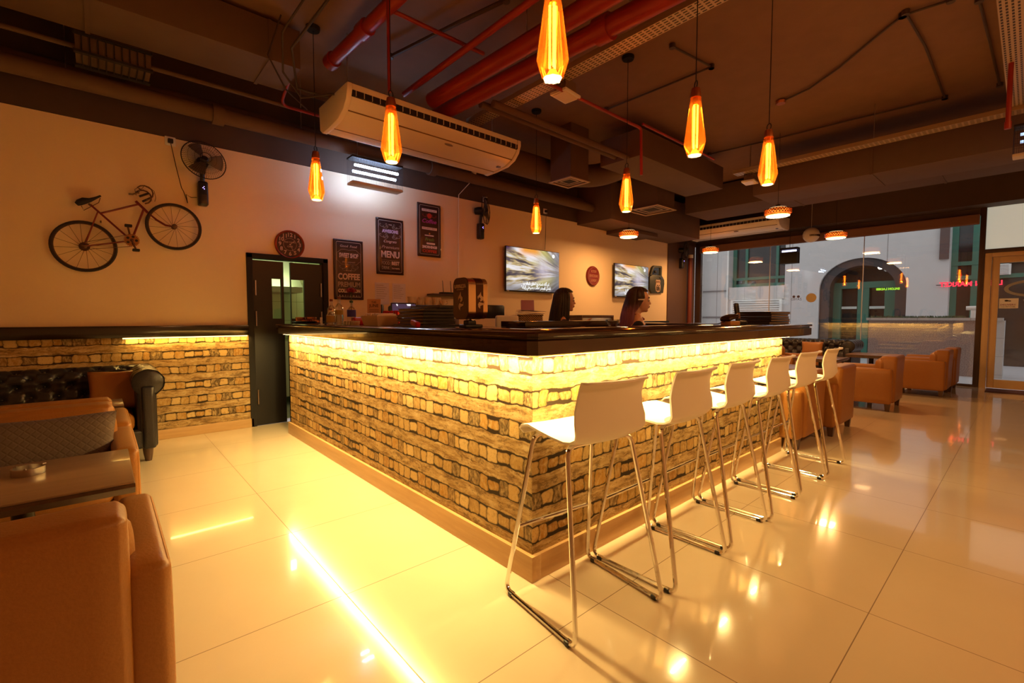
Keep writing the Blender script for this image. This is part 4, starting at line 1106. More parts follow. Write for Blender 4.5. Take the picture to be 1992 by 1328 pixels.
# ---- clock
p = on(563, 476, y=YW)
t = thing('wall_clock', 'round copper-red wall clock with big numerals above the kitchen door', 'clock', (p.x, YW, p.z))
MX = Matrix.Rotation(PI / 2, 4, 'X')
b = MB(); b.lathe([(.165, 0), (.168, .02), (.16, .035), (.148, .03), (.145, .022), (.0, .022)], 40, MX, cap=False); b.build('rim', mat('red_rim', (.32, .05, .02), .25, .4), t)
b = MB(); b.lathe([(.0, .0225), (.147, .0225), (.147, .024), (.0, .024)], 40, MX, cap=False); f = b.build('dial', mat('dark_red_dial', (.035, .008, .006), .4), t)
NUM = mat('pale_numeral', (.55, .36, .26), .5)
for k in range(1, 13):
    a = PI / 2 - k * PI / 6; text('numeral', str(k), .062, NUM, f, (.11 * math.cos(a), -.026, .11 * math.sin(a)), (PI / 2, -(PI / 2 - a) if False else 0, 0), depth=.001, bold=.0015)
b = MB(); b.tube([(0, -.03, 0), (.05, -.03, .045)], .003, 6); b.tube([(0, -.031, 0), (.035, -.031, -.085)], .002, 6); b.lathe([(.008, .024), (.008, .034)], 12, MX); b.build('hands', NUM, f)
text('centre_lettering', 'OLD TOWN', .022, NUM, f, (0, -.026, .025)); text('centre_lettering', 'CAFE', .026, NUM, f, (0, -.026, -.025))
b = MB(); b.tube([(.072 * math.cos(2 * PI * i / 40), -.025, .072 * math.sin(2 * PI * i / 40)) for i in range(40)], .0015, 4, closed=True); b.build('ring', NUM, f)

# ---- posters
SB = mat('sign_brown', (.035, .014, .012), .35, coat=.2); SL = mat('sign_grey', (.45, .38, .34), .45); SW = mat('sign_white', (.72, .60, .58), .5)
def poster(label, x0, x1, z0, z1):
    w_, h_ = x1 - x0, z1 - z0
    t = thing('framed_sign', label, 'sign', ((x0 + x1) / 2, YW, (z0 + z1) / 2), 0, 'dark framed vintage signs')
    a, c = w_ / 2, h_ / 2
    b = MB(); b.rbox(-a, a, -.02, 0, -c, c, r=.009, n=2); b.build('panel', SB, t)
    b = MB(); b.bend([(-a + .012, -.02, -c + .012), (a - .012, -.02, -c + .012), (a - .012, -.02, c - .012), (-a + .012, -.02, c - .012)], .0085, .035, 8, closed=True); b.build('frame', SB, t)
    b = MB(); b.bend([(-a + .034, -.0215, -c + .034), (a - .034, -.0215, -c + .034), (a - .034, -.0215, c - .034), (-a + .034, -.0215, c - .034)], .0035, .02, 6, closed=True); b.build('border', SL, t)
    return t, a, c
def T(par, s, z, wd, hh, m=SW, x=0, **k):
    """lettering fitted to width wd and cap height hh"""
    o = text('lettering', s, hh / .70, m, par, (x, -.022, z), depth=.0012, **k)
    xs = [v.co.x for v in o.data.vertices]; w0 = max(xs) - min(xs)
    cxx = (max(xs) + min(xs)) / 2
    for v in o.data.vertices: v.co.x = (v.co.x - cxx) * wd / w0
    return o
def orn(par, pts, r=.0018, m=SL, closed=False):
    b = MB(); b.tube([(x, -.0222, z) for x, z in pts], r, 4, closed=closed); return b.build('ornament', m, par)
def swirl(par, x, z, s, m=SL):
    b = MB()
    for sg in (-1, 1):
        pts = [(x + sg * (s * .12 + s * .42 * f + s * .1 * math.cos(f * 9)), -.0222, z + s * .10 * math.sin(f * 9) * (1 - f * .4)) for f in [i / 18 for i in range(19)]]
        b.tube(pts, .002, 4)
    b.build('ornament', m, par)
t, a, c = poster('lowest framed sign reading COFFEE PREMIUM COLLECTION beside the kitchen door', 2.215, 2.605, 1.478, 2.243)
T(t, 'Good  Food', c - .085, .22, .028, shear=.2); T(t, 'SWEET SHOP', c - .205, .25, .055, bold=.003); T(t, 'Bon appetit', c - .285, .17, .022, SL, shear=.3)
orn(t, [(-.10, c - .13), (-.14, c - .165), (-.155, c - .17), (-.155, c - .27), (-.14, c - .275), (-.10, c - .315), (.10, c - .315), (.14, c - .275), (.155, c - .27), (.155, c - .17), (.14, c - .165), (.10, c - .13), (.05, c - .125), (0, c - .135), (-.05, c - .125)], closed=True)
swirl(t, 0, c - .35, .24); swirl(t, 0, c - .38, .17); T(t, 'FOR', c - .395, .07, .014)
T(t, 'COFFEE', c - .475, .29, .075, bold=.004); T(t, 'PREMIUM', c - .575, .29, .062, SL, bold=.002); T(t, 'COLLECTION', c - .655, .29, .042, bold=.003); T(t, 'N · A · T · I · O · N · A · L', c - .717, .27, .022)
t, a, c = poster('middle framed sign reading AWESOME and MENU above two pinned papers', 2.79, 3.195, 1.835, 2.592)
T(t, 'AWESOME', c - .175, .24, .042, mat('sign_violet', (.55, .48, .75), .5), bold=.003)
swirl(t, 0, c - .10, .30); swirl(t, 0, c - .12, .2); swirl(t, 0, c - .235, .30); swirl(t, 0, c - .255, .2)
T(t, 'THE', c - .085, .05, .014); T(t, 'Congrats', c - .31, .19, .036, shear=.35); T(t, 'Premium', c - .39, .26, .040, SL, shear=.35)
T(t, 'MENU', c - .49, .27, .085, bold=.004)
orn(t, [(-.13, c - .565), (.13, c - .565)]); orn(t, [(0.005, c - .575), (0.005, c - .70)])
T(t, 'FOOD', c - .605, .115, .045, SL, x=-.07); T(t, 'BEST', c - .605, .115, .045, x=.075, bold=.002); T(t, 'DRINK', c - .67, .115, .045, SL, x=-.07); T(t, 'town', c - .67, .115, .03, x=.075)
t, a, c = poster('highest framed sign reading Coffee, Fresh and MORNINGS in red and purple', 3.42, 3.81, 2.13, 2.893)
b = MB(); b.box(-.125, .125, -.0225, -.02, c - .115, c - .08); b.box(-.125, .125, -.0225, -.02, c - .375, c - .34); b.box(-.08, .07, -.0225, -.02, c - .465, c - .45); b.box(-.05, .09, -.0225, -.02, c - .585, c - .56); b.build('white_bars', SW, t)
T(t, 'START YOUR DAY', c - .098, .22, .014, SB); T(t, 'WORLD BEST', c - .357, .22, .014, SB)
RS = mat('sign_red', (.45, .03, .02), .5); b = MB(); b.lathe([(0, 0), (.038, 0), (.038, .0028), (0, .0028)], 10, Matrix.Translation((0, -.02, c - .175)) @ MX, cap=False); b.build('red_star', RS, t)
swirl(t, 0, c - .175, .22, RS)
T(t, 'Coffee', c - .255, .24, .055, mat('sign_purple', (.35, .04, .30), .5), shear=.3, bold=.002)
T(t, 'Fresh', c - .515, .15, .045, mat('sign_green', (.10, .20, .04), .5), shear=.2, bold=.002)
T(t, '2MORNING8', c - .625, .25, .035, bold=.003); T(t, 'COFFEE', c - .685, .24, .038, RS, bold=.003)
b = MB(); b.lathe([(0, 0), (.012, 0), (.012, .003), (0, .003)], 8, Matrix.Translation((0, -.02, c - .43)) @ MX, cap=False); b.build('orange_star', mat('sign_orange', (.5, .2, .03), .5), t)

# ---- papers
PAP = mat('violet_paper', (.72, .68, .78), .7)
for (px0, px1, py0, py1, lb, ln) in ((729, 757, 549, 592, 'left of two printed papers taped to the wall under the menu sign', 3), (763, 789, 551, 591, 'right of two printed papers taped to the wall under the menu sign', 2)):
    p0_, p1_ = on(px0, py0, y=YW), on(px1, py1, y=YW)
    t = thing('wall_notice', lb, 'paper notice', ((p0_.x + p1_.x) / 2, YW, (p0_.z + p1_.z) / 2), 0, None); a = (p1_.x - p0_.x) / 2; c = (p0_.z - p1_.z) / 2
    b = MB(); b.box(-a, a, -.004, 0, -c, c); b.build('sheet', PAP, t)
    b = MB()
    for k in range(7): b.box(-a * .8, a * (.2 + .6 * ((k * 37) % 10) / 10), -.005, -.004, c * (.75 - k * .2), c * (.75 - k * .2) + .004)
    b.build('printed_lines', mat('grey_ink', (.22, .17, .2), .7), t)
# ---- router on little shelf
p = on(862, 574, y=YW)
t = thing('router_shelf', 'small dark wall shelf behind the coffee dispenser', 'shelf', (p.x, YW, p.z)); b = MB(); b.box(-.28, .28, -.16, 0, -.012, .012); b.build('board', DWOOD, t)
t = thing('wifi_router', 'black router with two upright antennas on the small wall shelf', 'router', (p.x + .02, YW - .07, p.z + .012))
b = MB(); b.rbox(-.11, .11, -.06, .05, 0, .03, r=.01, n=2); b.build('body', BLACKP, t)
for xx in (-.06, .08): b = MB(); b.tube([(xx, 0, .02), (xx - .015, 0, .2)], [.006, .0045], 8); b.build('antenna', BLACKP, t)

# ---- televisions
def screen_mat():
    g = NG('screen_picture'); x, y, z = g.xyz()
    # streaks radiating from a point
    cx, cz = .92, -.02
    dx, dz = g.math('SUBTRACT', x, cx), g.math('SUBTRACT', z, cz)
    ang = g.math('ARCTAN2', dz, dx); rad = g.math('SQRT', g.math('ADD', g.math('MULTIPLY', dx, dx), g.math('MULTIPLY', dz, dz)))
    n = g.noise(g.vec(g.math('MULTIPLY', g.math('COSINE', ang), 1.0), g.math('SINE', ang), g.math('MULTIPLY', rad, .12)), 13, 3, .6)
    n2 = g.noise(g.vec(g.math('MULTIPLY', g.math('COSINE', ang), 1.0), g.math('SINE', ang), g.math('MULTIPLY', rad, .22)), 4.5, 2)
    col = g.ramp(n, [(0.30, (0.02, 0.02, 0.03)), (0.42, (0.12, 0.09, 0.10)), (0.49, (0.60, 0.44, 0.20)), (0.55, (0.80, 0.74, 0.72)), (0.68, (1.0, 0.96, 1.0))])
    col = g.mix(g.ss(n2, .45, .65), col, g.mix(n, (.25, .2, .05), (.9, .8, .3)))
    right = g.ss(x, .22, .6); col = g.mix(g.math('MULTIPLY', right, .8), col, g.mix(g.noise(g.vec(x, z), 4, 3), (.03, .04, .06), (.35, .35, .45)))
    cq = g.math('SQRT', g.math('ADD', g.math('POWER', g.math('SUBTRACT', x, .22), 2.0), g.math('POWER', g.math('SUBTRACT', z, .04), 2.0))); ctr = g.math('SUBTRACT', 1.0, g.ss(cq, .03, .30)); col = g.mix(g.math('MULTIPLY', ctr, .75), col, g.mix(g.noise(g.vec(x, z, 5.0), 7, 2), (.30, .22, .26), (.85, .78, .95)))
    low = g.ss(z, -.12, -.36); col = g.mix(g.math('MULTIPLY', low, .75), col, (.05, .04, .05))
    o = g.math('MULTIPLY', g.ss(z, .2, .34), g.math('SUBTRACT', 1.0, g.ss(g.math('ABSOLUTE', g.math('SUBTRACT', x, -.1)), .1, .35))); col = g.mix(o, col, (.95, .38, .06))
    cl = g.ss(x, -.35, -.62); col = g.mix(g.math('MULTIPLY', cl, g.ss(z, .2, .36)), col, (.08, .03, .08))
    g.b.inputs['Base Color'].default_value = (.01, .01, .01, 1); g.b.inputs['Roughness'].default_value = .12
    g.nt.links.new(col, g.b.inputs['Emission Color']); g.b.inputs['Emission Strength'].default_value = .95
    return g.m
SCR = screen_mat(); LETW = emis('subtitle_white', (1, 1, 1), 1.1)
def make_tv(label, px0, px1, pyt0, pyb0, d=.10):
    p0_ = on(px0, pyt0, y=YW - d); p1_ = on(px1, 500, y=YW - d); pb = on(px0, pyb0, y=YW - d)
    w_ = p1_.x - p0_.x; h_ = p0_.z - pb.z; t = thing('television', label, 'television', ((p0_.x + p1_.x) / 2, YW - d, (p0_.z + pb.z) / 2), 0, 'wall televisions'); a, c = w_ / 2, h_ / 2
    b = MB(); b.rbox(-a, a, 0, .04, -c, c, r=.008, n=1); b.build('case', BLACKP, t)
    b = MB(); b.box(-a + .010, a - .010, -.002, .001, -c + .022, c - .010); b.build('screen', SCR, t)
    b = MB(); b.box(-.2, .2, .04, d - .004, -.15, .15); b.build('wall_bracket', BLACKM, t)
    b = MB(); b.lathe([(0, 0), (.034, 0), (.034, .003), (0, .003)], 20, Matrix.Translation((a - .16, -.001, c - .085)) @ MX, cap=False); b.build('channel_logo', LETW, t)
    s1 = 'ﺎﯿﻟ ﺔﻗﺎﺒﻟﺍ ﻞﯾﻠﺤﺗ ﻊﯿﻄﺘﺴﺗ ﻚﻧﺃ ﻢﻛ'; s2 = '"ﻚﯿﻟﺇ ﻲﺘﻌﯿﺒﻄﺑ ﺖﻘﻠﻌﺗ ﺭﺪﺨﻤﻟﺍ ﻞﻀﻔﺗ'
    for k, s in enumerate((s1, s2)):
        o = text('subtitle', s, .07, LETW, t, (0, -.004, 0), depth=.0005, bold=.002)
        xs = [v.co.x for v in o.data.vertices]
        if xs:
            w0 = max(xs) - min(xs); cc = (max(xs) + min(xs)) / 2; ww = w_ * (.50 if k == 0 else .56)
            for v in o.data.vertices: v.co.x = (v.co.x - cc) * ww / w0
        o.location = (.06, -.004, -c + .15 - k * .07)
    b = MB(); b.box(-a + .02, -a + .07, -.003, 0, -c + .006, -c + .016); b.build('brand_plate', SW, t)
make_tv('larger-looking left television on the wall behind the bar showing a streaked picture', 984, 1088, 477, 566)
make_tv('right television near the green car door sign, same streaked picture', 1196, 1262, 511, 577)
# ---- round red sign
p = on(1152, 537, y=YW)
t = thing('round_sign', 'round dark red sign between the two televisions', 'sign', (p.x, YW, p.z))
RD = mat('enamel_red', (.16, .012, .009), .35); PT = mat('enamel_pale', (.36, .16, .11), .5)
b = MB(); b.lathe([(.2, 0), (.2, .02), (.185, .04), (.17, .035), (0, .035)], 40, MX, cap=False); b.build('disc', RD, t)
b = MB(); b.tube([(.165 * math.cos(2 * PI * i / 40), -.036, .165 * math.sin(2 * PI * i / 40)) for i in range(40)], .003, 4, closed=True); b.build('ring', PT, t)
for s, z, w_ in (('ACTION', .09, .17), ('SERVICE ROAD', 0, .27), ('LAUNDRY', -.09, .19)):
    o = text('lettering', s, .07, PT, t, (0, -.037, z), bold=.002); xs = [v.co.x for v in o.data.vertices]; k = w_ / (max(xs) - min(xs))
    for v in o.data.vertices: v.co.x *= k
# ---- car door sign
t = thing('car_door_sign', 'dark green model car door with a 66 shield beside the right television', 'sign', (0, YW, 0))
def D(px, py): p = on(px, py, y=YW - .02); return (p.x, p.z)
DG = mat('army_green', (.045, .05, .035), .45)
b = MB(); b.prism([D(1262, 538), D(1268, 534), D(1285.5, 536), D(1290, 544), D(1290.5, 552), D(1288, 570), D(1266, 570.5), D(1262, 562)], -.05, 0, 'y'); b.build('door_panel', DG, t, bevel=.012)
fo = [D(1263.5, 535), D(1268, 520), D(1271, 516.5), D(1285, 517.5), D(1286, 520), D(1285.5, 537)]
fi = [D(1266.5, 535), D(1270, 523), D(1272, 520), D(1283, 521), D(1283.2, 522), D(1282.8, 536)]
b = MB()
n = len(fo)
for i in range(n - 1):
    for yy0 in (0,): pass
    q = [(fo[i][0], -.045, fo[i][1]), (fo[i + 1][0], -.045, fo[i + 1][1]), (fi[i + 1][0], -.045, fi[i + 1][1]), (fi[i][0], -.045, fi[i][1])]
    b._new(q + [(x_, -.002, z_) for x_, _, z_ in q], [(0, 1, 2, 3), (7, 6, 5, 4), (0, 4, 5, 1), (2, 6, 7, 3), (1, 5, 6, 2), (3, 7, 4, 0)])
b.build('window_frame', DG, t)
b = MB(); b.prism(fi, -.022, -.018, 'y'); b.build('window_mirror', mat('pale_mirror', (.80, .84, .86), .12, 1.0), t)
x_, z_ = D(1270, 529); b = MB(); b.rbox(x_ - .02, x_ + .06, -.09, -.045, z_ - .03, z_ + .03, r=.015, n=2); b.build('wing_mirror', BLACKP, t)
x_, z_ = D(1284, 541); b = MB(); b.tube([(x_ - .08, -.06, z_ + .012), (x_ + .04, -.07, z_)], .012, 8); b.build('door_handle', CHROME, t)
x_, z_ = D(1277.5, 556.5); w_, h_ = .105, .15
b = MB(); b.prism([(x_ + a * w_, z_ + c * h_) for a, c in [(-.7, 1), (-.2, .92), (0, 1), (.2, .92), (.7, 1), (1, .72), (.8, .45), (1, 0), (1, -.4), (.75, -.8), (.2, -.88), (0, -1), (-.2, -.88), (-.75, -.8), (-1, -.4), (-1, 0), (-.8, .45), (-1, .72)]], -.056, -.049, 'y'); sh = b.build('shield', mat('shield_tan', (.62, .42, .30), .5), t)
text('lettering', '66', .19, BLACKM, sh, (x_, -.058, z_ - .045), bold=.005, xs=.8); text('lettering', 'ROUTE', .055, mat('brown_ink', (.25, .1, .05), .6), sh, (x_, -.058, z_ + .095))
# fire hose cabinet / extinguisher at column
p = on(1345, 560, y=YW - .14)
t = thing('curtain_post', 'dull red pipe standing in the corner left of the shop window', 'pipe', (p.x, YW - .1, 0))
b = MB(); b.tube([(0, 0, 0), (0, 0, 2.78)], .055, 16); b.build('riser', mat('dull_red_pipe', (.15, .03, .022), .5), t)
b = MB(); b.lathe([(.065, 2.74), (.065, 2.82)], 16); b.build('collar', IVORY, t)
# ---------------------------------------------------------------- ceiling services
def pipe(nm, pts, r, m, label, cat='pipe', rad=.1, joints=(), **k):
    o0 = Vector(pts[0]); t = thing(nm, label, cat, o0)
    b = MB(); b.bend([Vector(p) - o0 for p in pts], r, rad, 14); b.build('tube', m, t)
    if joints:
        for a, c in joints:
            a, c = Vector(a) - o0, Vector(c) - o0; b = MB(); b.tube([a, c], r * 1.3, 14); b.build('coupling', m, t)
    return t
pipe('waste_pipe', [(-3, 5.52, 3.28), (6.9, 5.52, 3.28)], .075, DUCTP, 'long brown-painted pipe running along the back wall under the ceiling', joints=[((.9, 5.52, 3.28), (1.0, 5.52, 3.28)), ((3.4, 5.52, 3.28), (3.5, 5.52, 3.28))])
pipe('waste_pipe', [(-3, 5.76, 3.40), (6.9, 5.76, 3.40)], .09, DUCTP, 'thick brown-painted pipe close to the wall behind the long one')
pipe('water_pipe', [(2.97, 3.82, 3.42), (5.28, 3.84, 3.42)], .035, DUCTP, 'grey-brown pipe behind the large air conditioner, upper of two')
pipe('water_pipe', [(2.97, 3.62, 3.36), (5.28, 3.64, 3.36)], .035, DUCTP, 'grey-brown pipe behind the large air conditioner, lower of two')
pipe('conduit', [(-3, 5.28, 3.46), (2.1, 5.28, 3.46), (2.1, 4.9, 3.46)], .02, DUCTP, 'thin brown conduit beside the wide duct')
# red sprinkler mains
pipe('sprinkler_main', [(3.07, -1, 3.9), (3.07, -1, 3.40), (2.76, 4.3, 3.40)], .075, REDP, 'thick red sprinkler main, right of the two crossing the ceiling', joints=[((2.889, 2.15, 3.40), (2.882, 2.27, 3.40))])
pipe('sprinkler_main', [(2.86, -3.9, 3.43), (2.57, 4.1, 3.43)], .075, REDP, 'thick red sprinkler main, left of the two crossing the ceiling')
pipe('sprinkler_pipe', [(2.37, -3.9, 3.50), (2.37, 4.3, 3.50)], .028, REDP, 'slim straight red sprinkler pipe left of the thick mains')
pipe('sprinkler_pipe', [(2.08, -3.9, 3.70), (1.74, 4.55, 3.70)], .055, REDP, 'red sprinkler pipe ending in a cap above the kitchen side', joints=[((1.742, 4.5, 3.7), (1.738, 4.6, 3.7)), ((1.769, 3.82, 3.7), (1.765, 3.94, 3.7))])
pipe('sprinkler_pipe', [(1.82, 3.50, 3.7), (2.75, 3.49, 3.7)], .018, REDP, 'short thin red pipe crossing between the sprinkler mains')
pipe('sprinkler_pipe', [(3.02, 2.93, 3.32), (4.50, 2.93, 3.32), (4.52, 2.93, 2.82)], .016, REDP, 'thin red pipe dropping beside the pendant near the square diffuser', rad=.04)
pipe('sprinkler_pipe', [(4.50, 2.91, 3.36), (6.2, 2.91, 3.36)], .014, REDP, 'thin red branch pipe continuing towards the window')
pipe('sprinkler_pipe', [(1.60, 3.12, 3.88), (1.60, 3.12, 2.86)], .013, REDP, 'thin red drop pipe right behind the pendant at the large air conditioner')
pipe('sprinkler_drop', [(6.0, .205, 3.88), (6.0, .205, 2.93)], .018, REDP, 'red sprinkler drop pipe hanging at the right edge of the photo', joints=[((6.0, .205, 2.9), (6.0, .205, 2.96))])
pipe('sprinkler_pipe', [(1.45, 4.75, 3.62), (1.45, 5.2, 3.42), (2.7, 5.2, 3.42)], .014, REDP, 'thin red pipe showing above the fly killer')
def hanger(pts, label):
    t = thing('hanger_rod', label, 'hanger rod', pts[0], 0, 'thin rods hanging pipes from the ceiling')
    b = MB(); b.tube([(0, 0, 0), (0, 0, ZC - pts[0][2])], .004, 5); t2 = b.build('rod', STEEL, t)
hl = ['thin rod hanging the long wall pipe near the vent grille', 'thin rod hanging the long wall pipe left of the large air conditioner', 'thin rod over the thick red mains before the large air conditioner', 'thin rod over the thick red mains nearest the camera', 'thin rod hanging the cable tray beside the red mains', 'thin rod hanging the right-hand cable tray']
for q in ((-.15, 5.52, 3.35), (1.75, 5.52, 3.35), (2.84, 3.0, 3.47), (2.93, 1.4, 3.47), (3.2, 2.2, 3.44), (7.3, 1.4, 3.44)):
    hanger([q], hl.pop(0))
# perforated cable trays
g = NG('perforated_tray'); x, y, z = g.xyz()
def slots(a, c):
    fa = g.math('ABSOLUTE', g.math('SUBTRACT', g.math('FRACT', g.math('ADD', g.math('DIVIDE', a, .05), 100)), .5))
    fc = g.math('ABSOLUTE', g.math('SUBTRACT', g.math('FRACT', g.math('ADD', g.math('DIVIDE', c, .03), 100.5)), .5))
    return g.math('MULTIPLY', g.math('LESS_THAN', fa, .33), g.math('LESS_THAN', fc, .22))
g.b.inputs['Metallic'].default_value = .25
TRY = g.done(g.mix(slots(y, x), (.50, .37, .23), (.03, .018, .012)), .45)
g = NG('perforated_tray_x'); x, y, z = g.xyz(); g.b.inputs['Metallic'].default_value = .25
TRX = g.done(g.mix(slots(x, y), (.50, .37, .23), (.03, .018, .012)), .45)
def tray(x0, x1, y0, y1, z, m, label):
    t = thing('cable_tray', label, 'cable tray', ((x0 + x1) / 2, (y0 + y1) / 2, z), 0, None); a, c = (x1 - x0) / 2, (y1 - y0) / 2
    b = MB(); b.box(-a, a, -c, c, 0, .003)
    b.build('perforated_base', m, t, smooth=False)
    b = MB()
    if a < c: b.box(-a - .002, -a, -c, c, 0, .05); b.box(a, a + .002, -c, c, 0, .05)
    else: b.box(-a, a, -c - .002, -c, 0, .05); b.box(-a, a, c, c + .002, 0, .05)
    b.build('side_rails', mat('tray_metal', (.35, .25, .16), .45, .3), t)
tray(3.14, 3.29, -3.9, 4.3, 3.42, TRY, 'perforated cable tray crossing diagonally beside the red mains')
tray(7.25, 7.42, -3.9, 3.1, 3.42, TRY, 'perforated cable tray running along the right side above the dome lamps')
tray(3.5, 7.24, .10, .25, 3.46, TRX, 'perforated cable tray at the far right edge, joining the long one')
# ducts
def duct(label, x0, x1, y0, y1, z0, z1, seams=()):
    t = thing('air_duct', label, 'air duct', ((x0 + x1) / 2, (y0 + y1) / 2, z0)); a, c = (x1 - x0) / 2, (y1 - y0) / 2
    b = MB(); b.box(-a, a, -c, c, 0, z1 - z0); b.build('casing', DUCTP, t, bevel=.006)
    if seams:
        for s_ in seams:
            b = MB()
            if a > c: b.box(s_ - (x0 + x1) / 2 - .015, s_ - (x0 + x1) / 2 + .015, -c - .008, c + .008, -.008, z1 - z0)
            else: b.box(-a - .008, a + .008, s_ - (y0 + y1) / 2 - .015, s_ - (y0 + y1) / 2 + .015, -.008, z1 - z0)
            b.build('flange', DUCTP, t)
    return t
duct('wide flat brown air duct under the ceiling at the upper left', -2.9, 1.45, 4.55, 5.10, 3.52, 3.86, (-1.2, .0, 1.2))
duct('rectangular brown air duct running towards the dome lamps', 7.75, 8.55, -3.9, 3.0, 3.16, 3.56, (0, 1.5))
duct('side branch of brown air duct over the seating behind the bar', 5.3, 7.7, 3.45, 4.1, 3.35, 3.7)
duct('brown soffit box along the back wall above the televisions', 6.91, 10.25, 5.1, 5.885, 3.02, 3.7)
duct('lower brown soffit box at the wall near the right television', 7.83, 8.9, 5.35, 5.885, 2.945, 3.015)
duct('deep brown duct before the shop window header', 9.2, 10.2, -3.9, 4.9, 3.40, 3.86, (1.0, 3.0))
# round elbows
pipe('round_duct', [(3.6, 4.95, 3.45), (5.4, 4.95, 3.45), (5.9, 4.6, 3.45), (5.9, 4.1, 3.5)], .17, DUCTP, 'round brown ventilation duct bending behind the pendant lamps', 'air duct', rad=.3)
def diffuser(label, x, y, z, s, drop):
    t = thing('air_diffuser', label, 'air diffuser', (x, y, z)); h = s / 2
    b = MB(); b.box(-h * .9, h * .9, -h * .9, h * .9, .02, drop); b.build('plenum_box', DUCTP, t)
    FRM = mat('diffuser_frame', (.42, .30, .20), .5)
    b = MB()
    for o, i_, zz in ((h, h - .03, 0), (h * .72, h * .72 - .02, .012), (h * .48, h * .48 - .02, .016)):
        for a0, a1, c0, c1 in ((-o, o, -o, -i_), (-o, o, i_, o), (-o, -i_, -i_, i_), (i_, o, -i_, i_)): b.box(a0, a1, c0, c1, zz, zz + .012)
    b.build('louvre_frame', FRM, t)
    b = MB(); b.box(-h + .02, h - .02, -h + .02, h - .02, .018, .022); b.build('dark_core', BLACKM, t)
diffuser('square air diffuser in a brown box right of the middle pendant', 7.30, 4.52, 3.12, .62, .60)
diffuser('square air diffuser behind the large air conditioner near the left television', 5.05, 4.45, 3.16, .42, .74)
t = thing('vent_grille', 'slatted vent grille hanging under the wide duct at the upper left', 'vent', (.16, 5.28, 3.36))
b = MB(); b.box(-.24, .24, -.14, .16, .02, .5); b.build('box', DUCTP, t)
b = MB()
for i in range(9): b.box(-.2 + i * .05 - .004, -.2 + i * .05 + .004, -.155, -.14, .03, .14); b.box(-.2 + i * .05 - .004, -.2 + i * .05 + .004, -.12, .12, -.0, .02)
b.box(-.25, .25, -.16, -.14, .14, .16); b.box(-.25, .25, -.16, -.12, -.0, .02); b.box(-.25, .25, .12, .17, 0, .02); b.build('slats', BLACKM, t)
# conduits on the slab
C2 = mat('dark_conduit', (.06, .035, .025), .6)
def cond(label, pxs, r=.011, z=3.875, nm='conduit', m=None):
    pts = [on(a, c, z=z) for a, c in pxs]; o0 = Vector(pts[0]); t = thing(nm, label, 'conduit', o0, 0, 'dark conduits clipped to the ceiling')
    b = MB(); b.tube([p - o0 for p in pts], r, 8); b.build('tube', m or C2, t)
    for p in (pts[0], pts[-1]): b = MB(); b.lathe([(.03, -.02), (.03, .02)], 10, Matrix.Translation(p - o0)); b.build('junction_box', C2, t)
cond('dark ceiling conduit reaching from the middle pendant canopy to the right', [(1180, 213), (1300, 165), (1384, 130)])
cond('dark ceiling conduit short piece left of the second pendant cord', [(1308, 90), (1384, 130)])
cond('dark ceiling conduit curling down to the copper canopy', [(1756, 30), (1700, 75), (1632, 132), (1575, 172), (1522, 197)])
cond('dark ceiling conduit rising to the top edge at the right', [(1756, 30), (1850, 0)])
cond('dark ceiling conduit running from the right junction to the tray', [(1762, 25), (1800, 90), (1838, 190)])
cond('dark ceiling conduit long straight run above the second tray', [(1838, 190), (1660, 232), (1500, 272), (1380, 300)])
cond('dark ceiling conduit crossing near the upper right corner', [(1905, 0), (1925, 80), (1945, 165)])
cond('thin dark conduit at the ceiling behind the red mains', [(760, 110), (900, 40), (985, 0)], .018, 3.8)
p = on(1519, 197, z=3.88)
b = MB(); b.lathe([(.05, -.03), (.06, 0)], 16); o = b.build('ceiling_canopy', COP, None, p); tag(o, 'copper canopy on the ceiling from which the largest dome lamp hangs', 'ceiling canopy')
cb = thing('hanging_cable', 'loose dark cables drooping beside the big air conditioner', 'cable', (1.3, 4.2, 3.3))
b = MB()
b.tube([(0.05, -.3, .58), (-.1, 0, .30), (-.06, .15, .05), (.10, .2, -.1), (.36, .1, -.02)], .009, 8); b.tube([(.2, -.3, .58), (.0, .1, .25), (.10, .3, .02), (.36, .25, .0)], .012, 8); b.tube([(-.05, .2, .55), (-.15, .25, .2), (.0, .3, -.02), (.25, .5, -.06)], .007, 8)
b.build('cables', mat('grey_cable', (.05, .03, .02), .6), cb)
t = thing('drain_hose', 'white drain fitting with a dark hose below the right end of the air conditioner', 'hose', on(922, 332, y=5.5))
b = MB(); b.lathe([(.035, -.08), (.035, .05)], 12); b.build('fitting', IVORY, t)
b = MB(); b.tube([(0, 0, -.05), (.02, .15, -.15), (-.02, .36, -.28), (-.03, .365, -1.75)], .006, 8); b.build('hose', IVORY, t)
